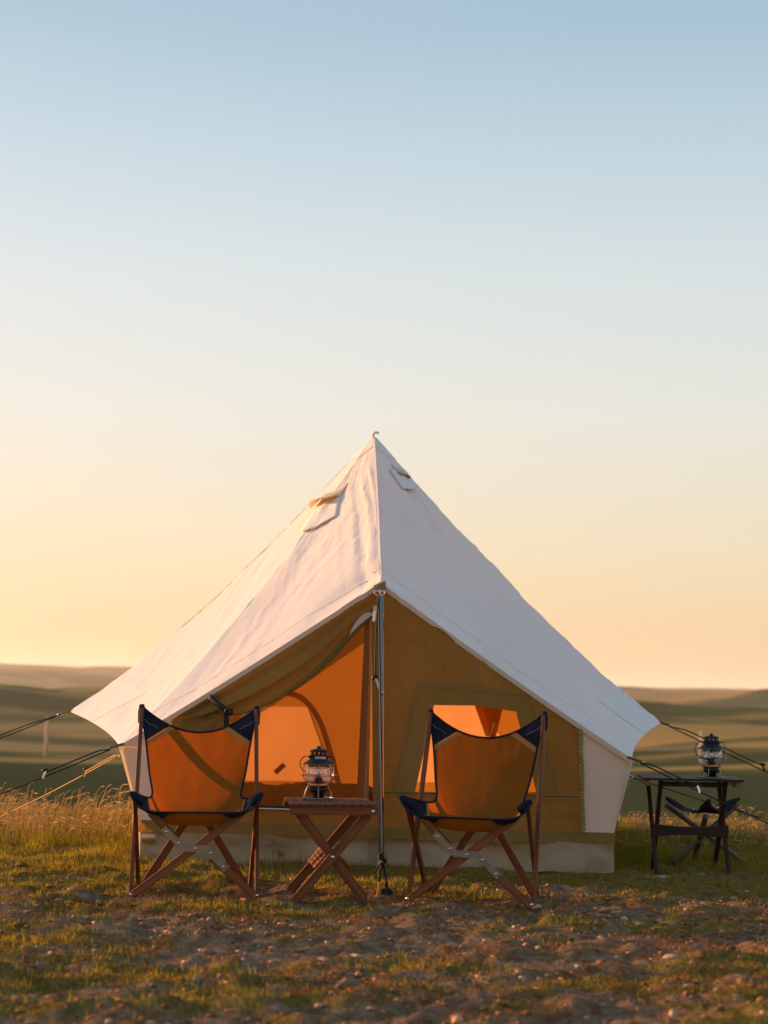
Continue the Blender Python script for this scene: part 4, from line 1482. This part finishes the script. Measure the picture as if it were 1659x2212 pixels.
# ------------------------------------------------------------------ table at the right
rt = empty('camp_table', (1.735, -1.66, 0.0), math.radians(-5.0))
tag(rt, 'dark wooden camp table standing right of the tent', 'table')
RZ = 0.52
for k in range(8):
    w = 0.40 / 8
    y = -0.20 + w * (k + 0.5)
    bar('slat', (-0.275, y, RZ - 0.006), (0.275, y, RZ - 0.006), w - 0.004, 0.012, M_WOODD, rt, side=(0, 0, 1), bev=0.002)
for s in (-1, 1):
    x = s * 0.245
    bar('end_rail', (x, -0.185, RZ - 0.029), (x, 0.185, RZ - 0.029), 0.032, 0.026, M_WOODE, rt, side=(1, 0, 0), bev=0.003)
    if s < 0:
        bar('leg', (-0.222, 0.13, RZ - 0.05), (-0.196, -0.15, 0.0), 0.030, 0.022, M_WOODD, rt, side=(1, 0, 0))
        bar('leg', (-0.170, -0.13, RZ - 0.014), (-0.196, 0.15, 0.0), 0.030, 0.022, M_WOODD, rt, side=(1, 0, 0))
    else:
        bar('leg', (0.182, -0.13, RZ - 0.014), (0.150, 0.15, 0.0), 0.032, 0.024, M_WOODD, rt, side=(1, 0, 0))
        bar('leg', (0.172, 0.13, RZ - 0.03), (0.197, -0.15, 0.0), 0.030, 0.022, M_WOODD, rt, side=(1, 0, 0))
bar('crossbar', (-0.170, -0.11, RZ - 0.035), (0.180, -0.11, RZ - 0.035), 0.028, 0.020, M_WOODD, rt, bev=0.006)
bm = bmesh.new()
fr_, bk_ = [], []
for k in range(15):
    a = k / 14
    x = -0.205 + 0.41 * a
    top = 0.262 - 0.014 * math.sin(math.pi * a)
    bot_ = 0.192 + 0.012 * math.sin(math.pi * a)
    fr_.append((bm.verts.new((x, -0.055, bot_)), bm.verts.new((x, -0.055, top))))
    bk_.append((bm.verts.new((x, -0.037, bot_)), bm.verts.new((x, -0.037, top))))
for k in range(14):
    bm.faces.new((fr_[k][0], fr_[k + 1][0], fr_[k + 1][1], fr_[k][1]))
    bm.faces.new((bk_[k + 1][0], bk_[k][0], bk_[k][1], bk_[k + 1][1]))
    bm.faces.new((fr_[k][1], fr_[k + 1][1], bk_[k + 1][1], bk_[k][1]))
    bm.faces.new((fr_[k + 1][0], fr_[k][0], bk_[k][0], bk_[k + 1][0]))
for k in (0, 14):
    bm.faces.new((fr_[k][0], fr_[k][1], bk_[k][1], bk_[k][0]))
bmesh.ops.recalc_face_normals(bm, faces=bm.faces)
bm_obj('stretcher_board', bm, M_WOODD, rt)
LR = at(1537, 1679, -1.68)
lantern((LR.x, LR.y, RZ), math.radians(-20), 'black lantern standing on the dark camp table at right', -1, 0.965, False)

# ------------------------------------------------------------------ bamboo stool behind that table
st = empty('tripod_stool', (1.86, -1.20, 0.0))
tag(st, 'low stool with dark leather seat on crossed bamboo legs behind the right table', 'stool')
S0 = Vector((1.86, -1.20, 0))


def bamboo(p0, p1, r):
    p0, p1 = Vector(p0) - S0, Vector(p1) - S0
    pts, rs = [], []
    nseg = 5
    for k in range(nseg * 6 + 1):
        t = k / (nseg * 6)
        ph = (t * nseg) % 1.0
        node = max(0, 1 - abs((ph if ph < 0.5 else ph - 1)) * 14)
        pts.append(p0.lerp(p1, t))
        rs.append(r * (1 + 0.14 * node - 0.03 * math.sin(t * 9)))
    tube('leg', pts, rs, M_BAMBOO, st, 10)


YS = -1.18
lt, rt_, mt3 = at(1441, 1735, YS), at(1594, 1735, YS), at(1529, 1741, YS - 0.16)
fl_, fr2, fm = at(1452, 1872, YS), at(1614, 1873, YS), at(1508, 1868, YS)
fl_.z = fr2.z = fm.z = 0.0
bamboo(fl_ + Vector((0, -0.03, 0)), rt_ + Vector((0, 0.02, -0.01)), 0.0155)
bamboo(fr2 + Vector((0, 0.06, 0)), lt + Vector((0, 0.05, -0.01)), 0.0155)
bamboo(fm + Vector((0, 0.14, 0)), mt3 + Vector((-0.012, 0, -0.06)), 0.0165)
# leather seat: three-cornered sling
ca, cb, cc = at(1438, 1721, YS) - S0, at(1598, 1723, YS) - S0, at(1533, 1727, YS - 0.16) - S0
low = at(1500, 1755, YS) - S0
n = 22
Vs, Fs, idx = [], [], {}
for i in range(n + 1):
    for j in range(n + 1 - i):
        a, b = i / n, j / n
        c = 1 - a - b
        p = ca * a + cb * b + cc * c
        m3 = min(1.0, 27 * a * b * c)
        edge = 4 * (a * b + b * c + a * c) / 1.334
        p = p + Vector((0, 0, -0.105 * edge ** 0.8 * (1.0 - 0.15 * m3)))
        # edges curve in
        cen = (ca + cb + cc) / 3
        e_in = 4 * max(a * b * (1 - 3 * c if c < .33 else 0), b * c * (1 - 3 * a if a < .33 else 0), a * c * (1 - 3 * b if b < .33 else 0))
        p = p.lerp(Vector((cen.x, cen.y, p.z)), 0.10 * e_in)
        p = p + Vector((0, 0, 0.008 * float(fbm(a * 4, b * 4, 2, 5))))
        idx[(i, j)] = len(Vs)
        Vs.append(p)
for i in range(n):
    for j in range(n - i):
        Fs.append((idx[(i, j)], idx[(i + 1, j)], idx[(i, j + 1)]))
        if j < n - i - 1:
            Fs.append((idx[(i + 1, j)], idx[(i + 1, j + 1)], idx[(i, j + 1)]))
seat = raw_obj('leather_seat', Vs, Fs, M_LEATHER, st)
seat.modifiers.new('thick', 'SOLIDIFY').thickness = 0.006
for c, d in ((ca, Vector((-0.5, 0, 0.85))), (cb, Vector((0.5, 0, 0.85))), (cc, Vector((0, -0.4, 0.9)))):
    k = (Vector((0.0, 0, low.z)) * 0 + low)
    a0 = c + (low - c).normalized() * 0.105
    tube('corner_pocket', [a0 + Vector((0, 0, -0.012)), c.lerp(a0, 0.5) + Vector((0, 0, -0.010)), c + Vector((0, 0, -0.004))], [0.015, 0.018, 0.010], M_LEATHER, seat, 9)

# ------------------------------------------------------------------ far posts and the track in the valley
for (px, py0, py1, D, label) in ((99, 1550, 1637, 455, 'pale wooden post far away in the valley at left'), (1515, 1580, 1658, 480, 'pale wooden post far away in the valley behind the right lantern')):
    b = at(px, py1, -11.2 + D)
    zt = float(terrain(b.x, b.y))
    top = at(px, py0, -11.2 + D)
    o = empty('utility_pole', (b.x, b.y, min(zt, b.z)))
    h = top.z - min(zt, b.z)
    tube('pole', [(0, 0, -0.5), (0, 0, h * 0.5), (0, 0, h - 0.4), (0, 0, h)], [0.52, 0.46, 0.40, 0.18], M_POST, o, 10)
    lathe('pole_cap', [(0.0, h + 0.15), (0.3, h), (0.44, h - 0.35), (0.40, h - 0.4)], M_POST, o, 10)
    tag(o, label, 'post', 'posts in the valley')
rows = []
for x in np.arange(-420, 421, 5.0):
    y0 = 560 + 26 * math.sin(x / 75 + 1) - 0.25 * x
    rows.append([[x, y0 + k, float(terrain(x, y0 + k)) + 0.30] for k in (-2.4, 0, 2.4)])
rd = grid_mesh('road', np.array(rows), M_ROAD, None)
tag(rd, 'pale gravel track crossing the valley far behind the tent', 'road', kind='structure')


# ------------------------------------------------------------------ grass
def blades(name, x, y, h, width, lean, tint, mat, tip_tint=None, curl=0.5):
    n = len(x)
    z = terrain(x, y) - 0.004
    base = np.stack([x, y, z], -1)
    az = rng.uniform(0, 2 * np.pi, n)
    ld = np.stack([np.cos(az), np.sin(az), np.zeros(n)], -1)
    fa = rng.uniform(0, 2 * np.pi, n)
    sd = np.stack([np.cos(fa), np.sin(fa), np.zeros(n)], -1) * (width / 2)[:, None]
    up = np.array([0, 0, 1.0])
    mid = base + up * (h * 0.55)[:, None] + ld * (h * lean * 0.35)[:, None]
    tip = base + up * (h * (1 - 0.35 * lean))[:, None] + ld * (h * lean)[:, None]
    V = np.stack([base - sd, base + sd, mid + sd * 0.8, mid - sd * 0.8, tip], 1).reshape(-1, 3)
    k = np.arange(n) * 5
    quads = np.stack([k, k + 1, k + 2, k + 3], -1)
    tris = np.stack([k + 3, k + 2, k + 4], -1)
    me = polys_mesh(name, V, quads, tris)
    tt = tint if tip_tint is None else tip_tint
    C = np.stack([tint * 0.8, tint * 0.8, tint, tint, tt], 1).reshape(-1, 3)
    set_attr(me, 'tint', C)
    return mesh_obj(name, me, mat)


def in_view(x, y, pad=0.7):
    return np.abs(x) < (y + 11.2) * 0.235 + pad


# short green turf in patches
n = 700000
x, y = rng.uniform(-4.2, 4.2, n), rng.uniform(-7.0, 3.0, n)
inside_tent = (np.abs(x) < 1.28) & (y > YF + 0.05) & (y < 1.0)
side_t = (np.abs(x) < 1.55) & (y > -0.6) & (y < 0.6)
keep = in_view(x, y) & ~inside_tent & ~side_t & (rng.random(n) < grass_mask(x, y) * 0.62 * (0.35 + 0.65 * sstep(-6.5, -3.0, -np.abs(y + 3) * 0 + y)))
x, y = x[keep], y[keep]
n = len(x)
g1, g2, g3 = np.array([0.110, 0.115, 0.010]), np.array([0.36, 0.285, 0.024]), np.array([0.42, 0.25, 0.050])
u1, u2 = rng.random((n, 1)), rng.random((n, 1))
patch = np.clip(0.5 + 1.3 * fbm(x / 0.8, y / 0.8, 3, 91), 0, 1)[:, None]
tint = (g1 * (1 - u1) + g2 * u1) * (1 - 0.65 * patch * u2) + g3 * 0.65 * patch * u2
h = rng.uniform(0.010, 0.034, n) * (0.7 + 0.8 * sstep(-0.3, 0.5, fbm(x / 0.35, y / 0.35, 2, 95)))
h *= 1 + 1.6 * sstep(-2.0, -0.7, y) * (np.abs(x) > 1.35)
tf = rng.random(n) < 0.015
h[tf] *= 1.9
wd = rng.uniform(0.0016, 0.0034, n)
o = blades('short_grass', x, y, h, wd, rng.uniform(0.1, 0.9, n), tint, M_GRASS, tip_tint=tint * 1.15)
tag(o, 'short green and yellow grass growing in patches on the dirt', 'grass', kind='stuff')
n_short = n

# flat dead litter: straw bits on the dirt
n = 110000
x, y = rng.uniform(-3.2, 3.2, n), rng.uniform(-7.0, -1.7, n)
keep = in_view(x, y) & (rng.random(n) < 0.12 + 0.88 * sstep(0.0, 0.28, fbm(x / 0.45, y / 0.26, 3, 101)))
x, y = x[keep], y[keep]
n = len(x)
tint = np.array([0.27, 0.105, 0.030]) * rng.uniform(0.4, 1.5, (n, 1)) + np.array([0.05, 0.045, 0.02]) * rng.random((n, 1))
o = blades('straw_litter', x, y, rng.uniform(0.010, 0.035, n), rng.uniform(0.002, 0.005, n), rng.uniform(1.2, 2.6, n), tint, M_DRY)
tag(o, 'brown dead straw and leaf litter strewn over the dirt', 'litter', kind='stuff')


# tall dry grass either side of the tent
def tall_zone(n, x0, x1, y0, y1):
    x, y = rng.uniform(x0, x1, n), rng.uniform(y0, y1, n)
    return x, y


xs_, ys_ = [], []
for a in ((7000, -4.2, -1.50, -0.95, 1.7), (8000, 1.48, 4.6, -0.75, 1.7)):
    x, y = tall_zone(*a)
    edge = y - a[3]
    k = rng.random(len(x)) < sstep(-0.05, 0.55, edge + 0.35 * fbm(x / 0.5, y / 0.5, 2, 111)) * (0.45 + 0.55 * sstep(-0.15, 0.2, fbm(x / 0.35, y / 0.35, 2, 113)))
    k &= ~((np.abs(x) < 1.9) & (y > -0.1) & (y < 1.1) & (np.abs(x) < 1.72))
    xs_.append(x[k])
    ys_.append(y[k])
x, y = np.concatenate(xs_), np.concatenate(ys_)
n = len(x)
# leaves
n2 = n * 3
xl_, yl_ = np.repeat(x, 3) + rng.normal(0, 0.03, n2), np.repeat(y, 3) + rng.normal(0, 0.03, n2)
d1_, d2_ = np.array([0.30, 0.20, 0.060]), np.array([0.17, 0.145, 0.030])
u1 = rng.random((n2, 1))
tint = d1_ * u1 + d2_ * (1 - u1)
side_h = np.where(xl_ > 0, 0.78, 1.0)
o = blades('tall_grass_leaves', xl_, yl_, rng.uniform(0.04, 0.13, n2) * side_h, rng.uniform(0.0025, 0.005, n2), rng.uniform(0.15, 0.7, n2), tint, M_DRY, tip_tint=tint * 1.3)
tag(o, 'thick undergrowth of half-dry grass leaves beside the tent', 'grass', kind='stuff')
# stems with nodding seed heads
sel = rng.random(n) < 0.42
x, y = x[sel], y[sel]
n = len(x)
h = (0.07 + 0.21 * rng.random(n) ** 2.2) * np.where(x > 0, 0.80, 1.0) * (1 - 0.25 * sstep(0.2, 1.6, y)) * (0.75 + 0.5 * sstep(-0.25, 0.3, fbm(x / 0.4, y / 0.4, 2, 121)))
az = rng.normal(0.3, 1.0, n)
ld = np.stack([np.cos(az), np.sin(az) * 0.6, np.zeros(n)], -1)
z = terrain(x, y)
base = np.stack([x, y, z], -1)
droop = rng.uniform(0.10, 0.55, n)
up = np.array([0, 0, 1.0])
T = np.array([0, 0.45, 0.80, 0.93, 1.0])
pts = []
for k, t in enumerate(T):
    lat = h * droop * t ** 2.6
    zz = h * (t - 0.35 * droop * t ** 6)
    pts.append(base + up * zz[:, None] + ld * lat[:, None])
wd = rng.uniform(0.0014, 0.0022, n)[:, None]
cx = np.array([1.0, 0.1, 0])
cols = []
Vst = []
for k, p in enumerate(pts):
    Vst += [p - cx * wd, p + cx * wd]
Vst = np.stack(Vst, 1)                                   # n,10,3
# seed head: spindle with a flat and a crossed blade, hanging on from the tip
tipd = (pts[4] - pts[3])
tipd /= np.linalg.norm(tipd, axis=1)[:, None]
hl = rng.uniform(0.025, 0.055, n)[:, None]
hw = rng.uniform(0.0022, 0.0042, n)[:, None]
dn_ = tipd * 0.8 + ld * 0.5 - up * (droop * 1.2)[:, None]
dn_ /= np.linalg.norm(dn_, axis=1)[:, None]
h0, h1, h2 = pts[4] - dn_ * hl * 0.3, pts[4] + dn_ * hl * 0.35, pts[4] + dn_ * hl
dn_[:, 2] -= 0.15
sdx = np.cross(dn_, np.array([0, 1.0, 0]))
sdx /= np.linalg.norm(sdx, axis=1)[:, None]
sdy = np.cross(dn_, sdx)
Hd = np.stack([h0, h1 + sdx * hw, h2, h1 - sdx * hw, h0, h1 + sdy * hw, h2, h1 - sdy * hw], 1)
Va = np.concatenate([Vst, Hd], 1).reshape(-1, 3)
k = np.arange(n)[:, None] * 18
quads = []
for i in range(4):
    quads.append(np.concatenate([k + 2 * i, k + 2 * i + 1, k + 2 * i + 3, k + 2 * i + 2], 1))
quads.append(np.concatenate([k + 10, k + 11, k + 12, k + 13], 1))
quads.append(np.concatenate([k + 14, k + 15, k + 16, k + 17], 1))
me = polys_mesh('seed_stems', Va, np.concatenate(quads))
st_c = np.array([0.34, 0.22, 0.08]) * rng.uniform(0.7, 1.3, (n, 1))
hd_c = np.array([0.50, 0.33, 0.17]) * rng.uniform(0.7, 1.25, (n, 1))
C = np.concatenate([np.repeat(st_c[:, None], 10, 1), np.repeat(hd_c[:, None], 8, 1)], 1).reshape(-1, 3)
set_attr(me, 'tint', C)
o = mesh_obj('tall_dry_grass', me, M_DRY)
tag(o, 'tall dry golden grass with nodding seed heads behind the tent corners', 'grass', kind='stuff')

# ------------------------------------------------------------------ stones
ico = bmesh.new()
bmesh.ops.create_icosphere(ico, subdivisions=1, radius=1.0)
iv = np.array([list(v.co) for v in ico.verts])
itr = np.array([[v.index for v in f.verts] for f in ico.faces])
ico.free()
n = 3200
x, y = rng.uniform(-2.6, 2.6, n), rng.uniform(-7.0, -2.0, n)
keep = in_view(x, y, 0.4) & (rng.random(n) < (1.05 - grass_mask(x, y)) * (0.4 + 0.6 * sstep(-0.15, 0.25, fbm(x / 0.6, y / 0.4, 2, 131))) * sstep(-2.2, -3.2, y))
x, y = x[keep], y[keep]
n = len(x)
r = 0.003 + 0.015 * rng.random(n) ** 4
sc3 = np.stack([r * rng.uniform(0.8, 1.5, n), r * rng.uniform(0.8, 1.4, n), r * rng.uniform(0.45, 0.8, n)], -1)
Vp = iv[None] * sc3[:, None] * (1 + 0.18 * rng.normal(size=(n, len(iv), 1)))
ca_, sa_ = np.cos(rng.uniform(0, 6.28, n)), np.sin(rng.uniform(0, 6.28, n))
Vp = Vp + np.stack([x, y, terrain(x, y) + r * 0.25], -1)[:, None]
me = polys_mesh('gravel', Vp.reshape(-1, 3), None, (itr[None] + (np.arange(n) * len(iv))[:, None, None]).reshape(-1, 3))
pc_ = np.array([[0.46, 0.29, 0.18], [0.38, 0.29, 0.21], [0.22, 0.12, 0.07], [0.42, 0.20, 0.11]])[rng.integers(0, 4, n)] * rng.uniform(0.6, 1.2, (n, 1))
set_attr(me, 'tint', np.repeat(pc_, len(iv), 0))
o = mesh_obj('gravel', me, M_PEBBLE)
# crumbs and clods of earth
n = 26000
x, y = rng.uniform(-2.6, 2.6, n), rng.uniform(-7.0, -1.9, n)
keep = in_view(x, y, 0.4) & (rng.random(n) < 0.25 + 0.75 * sstep(-0.15, 0.25, fbm(x / 0.45, y / 0.30, 3, 141)))
x, y = x[keep], y[keep]
n = len(x)
r = 0.003 + 0.010 * rng.random(n) ** 3
sc3 = np.stack([r * rng.uniform(0.8, 1.6, n), r * rng.uniform(0.8, 1.4, n), r * rng.uniform(0.4, 0.75, n)], -1)
Vp = iv[None] * sc3[:, None] * (1 + 0.28 * rng.normal(size=(n, len(iv), 1)))
Vp = Vp + np.stack([x, y, terrain(x, y) + r * 0.10], -1)[:, None]
me = polys_mesh('clods', Vp.reshape(-1, 3), None, (itr[None] + (np.arange(n) * len(iv))[:, None, None]).reshape(-1, 3))
me.shade_smooth()
pc_ = np.array([[0.24, 0.125, 0.06], [0.30, 0.185, 0.11], [0.20, 0.085, 0.036]])[rng.integers(0, 3, n)] * rng.uniform(0.6, 1.3, (n, 1))
set_attr(me, 'tint', np.repeat(pc_, len(iv), 0))
tag(mesh_obj('clods', me, M_PEBBLE), 'brown crumbs and clods of loose earth on the dirt', 'soil', kind='stuff')
tag(o, 'small pale pebbles scattered over the bare dirt', 'gravel', kind='stuff')


def stone(px, py, w, hh, label, mat, seed, group=None, flat=1.0):
    p = at(px, py, Z=0.0)
    D = (p - EYE).length
    rw = w / F_PX * D / 2
    rh = hh / F_PX * D / 2
    bm = bmesh.new()
    bmesh.ops.create_icosphere(bm, subdivisions=3, radius=1.0)
    for v in bm.verts:
        c = v.co.copy()
        d = 1 + 0.35 * float(fbm(c.x * 1.3 + seed, c.y * 1.3 + c.z, 3, seed)) + 0.12 * float(fbm(c.x * 4 + seed, c.z * 4 + c.y, 2, seed + 1))
        # planes knocked off so that it is not a ball
        c *= d
        for q_ in range(4):
            nn = Vector((math.sin(seed * 3 + q_ * 1.7), math.cos(seed * 5 + q_ * 2.3), math.sin(q_ * 1.1 + seed))).normalized()
            k = c.dot(nn) - 0.72
            if k > 0:
                c -= nn * k * 0.85
        v.co = Vector((c.x * rw, c.y * rw * 0.8, c.z * rh))
    o_ = bm_obj('stone', bm, mat, None, True)
    o_.location = (p.x, p.y, float(terrain(p.x, p.y)) + rh * 0.55)
    o_.rotation_euler = (0, 0, 0.3 * math.sin(seed))
    tag(o_, label, 'stone', group)
    return o_


stone(752, 2140, 54, 30, 'largest rounded brown stone in the near foreground below the small table', M_STONE2, 1)
stone(436, 1948, 26, 16, 'pale stone just in front of the left chair', M_STONE, 2)
stone(1430, 1897, 46, 12, 'flat pale weathered stone in the shade before the right table', M_STONE, 3)
stone(1160, 1962, 24, 13, 'orange lit stone against the right chair\'s near foot', M_STONE, 4)
stone(1523, 1955, 24, 14, 'dark stone at right on the dirt below the camp table', M_STONE2, 5)
stone(1636, 2034, 18, 12, 'small dark stone at the right edge of the picture', M_STONE2, 6)
for k, (px, py, w, hh, lb) in enumerate((
        (614, 2002, 16, 12, 'small upright pale stone below the small table\'s left foot'),
        (770, 2050, 36, 11, 'long flat pinkish stone in the middle of the foreground dirt'),
        (700, 2078, 24, 10, 'low stone just left of and nearer than the long flat pinkish stone'),
        (690, 1965, 12, 8, 'tiny bright pebble between the small table\'s front feet'),
        (975, 2036, 26, 12, 'pale stone on bare dirt below the right chair\'s left foot'),
        (1120, 2105, 15, 14, 'left one of a close pair of upright lit stones, lower right of centre'),
        (1185, 2104, 18, 14, 'right one of a close pair of upright lit stones, lower right of centre'),
        (1450, 2072, 40, 14, 'broad flat pale stone on the dirt at lower right'),
        (1455, 2196, 20, 16, 'round orange lit stone at the bottom edge of the picture, right'),
        (450, 2052, 24, 10, 'low stone in the dirt below the left chair'),
        (254, 2086, 16, 9, 'small pale stone alone at lower left'),
        (1060, 2150, 18, 14, 'small upright stone near the bottom, below the right chair'),
        (1240, 2014, 14, 10, 'small stone on the dirt right of the right chair\'s near foot'))):
    stone(px, py, w, hh, lb, M_STONE if k % 3 else M_STONE2, 10 + k, 'loose stones on the dirt')


# ------------------------------------------------------------------ small dried weeds in front of the tent skirt
M_WEED = solid('dried_weed', (0.26, 0.15, 0.06), 0.9)


def weed(px, py, hgt, label, seed):
    rr = random.Random(seed)
    p = at(px, py, Z=0.0)
    root = empty('dried_weed', (p.x, p.y, float(terrain(p.x, p.y)) - 0.005))
    stem = catmull([(0, 0, 0), (0.006, 0, hgt * 0.4), (-0.004, 0, hgt * 0.8), (0.004, 0, hgt)], 10)
    tube('stem', stem, 0.0022, M_WEED, root, 5)
    for k in range(9):
        b = stem[4 + k % 5]
        a = rr.uniform(0, 6.28)
        e_ = Vector(b) + Vector((math.cos(a) * hgt * 0.22, math.sin(a) * hgt * 0.15, hgt * rr.uniform(0.04, 0.18)))
        br = tube('branch', [b, Vector(b).lerp(e_, 0.5) + Vector((0, 0, 0.006)), e_], 0.0014, M_WEED, root, 4)
        lathe('bud', [(0.0, -0.008), (0.0055, -0.003), (0.0065, 0.003), (0.003, 0.009), (0.0, 0.010)], M_WEED, br, 7, True, tuple(e_))
    tag(root, label, 'plant')


weed(588, 1873, 0.115, 'dried branching weed standing before the tent skirt', 1)
weed(606, 1872, 0.065, 'short dried weed beside the taller dried weed', 2)

# ------------------------------------------------------------------ haze over the prairie
bm = bmesh.new()
bmesh.ops.create_cube(bm, size=1.0)
bmesh.ops.scale(bm, vec=(140000, 140000, 330), verts=bm.verts)
bmesh.ops.translate(bm, vec=(0, 0, 65), verts=bm.verts)
M_HAZE, nt, out = new_mat('haze_air')
pv = N(nt, 'ShaderNodeVolumePrincipled')
pv.inputs['Color'].default_value = (0.95, 0.92, 0.88, 1)
pv.inputs['Density'].default_value = 0.00007
pv.inputs['Anisotropy'].default_value = 0.3
nt.links.new(pv.outputs[0], out.inputs['Volume'])
hz = bm_obj('haze', bm, M_HAZE)
tag(hz, 'thin evening haze lying over the distant prairie', 'haze', kind='stuff')
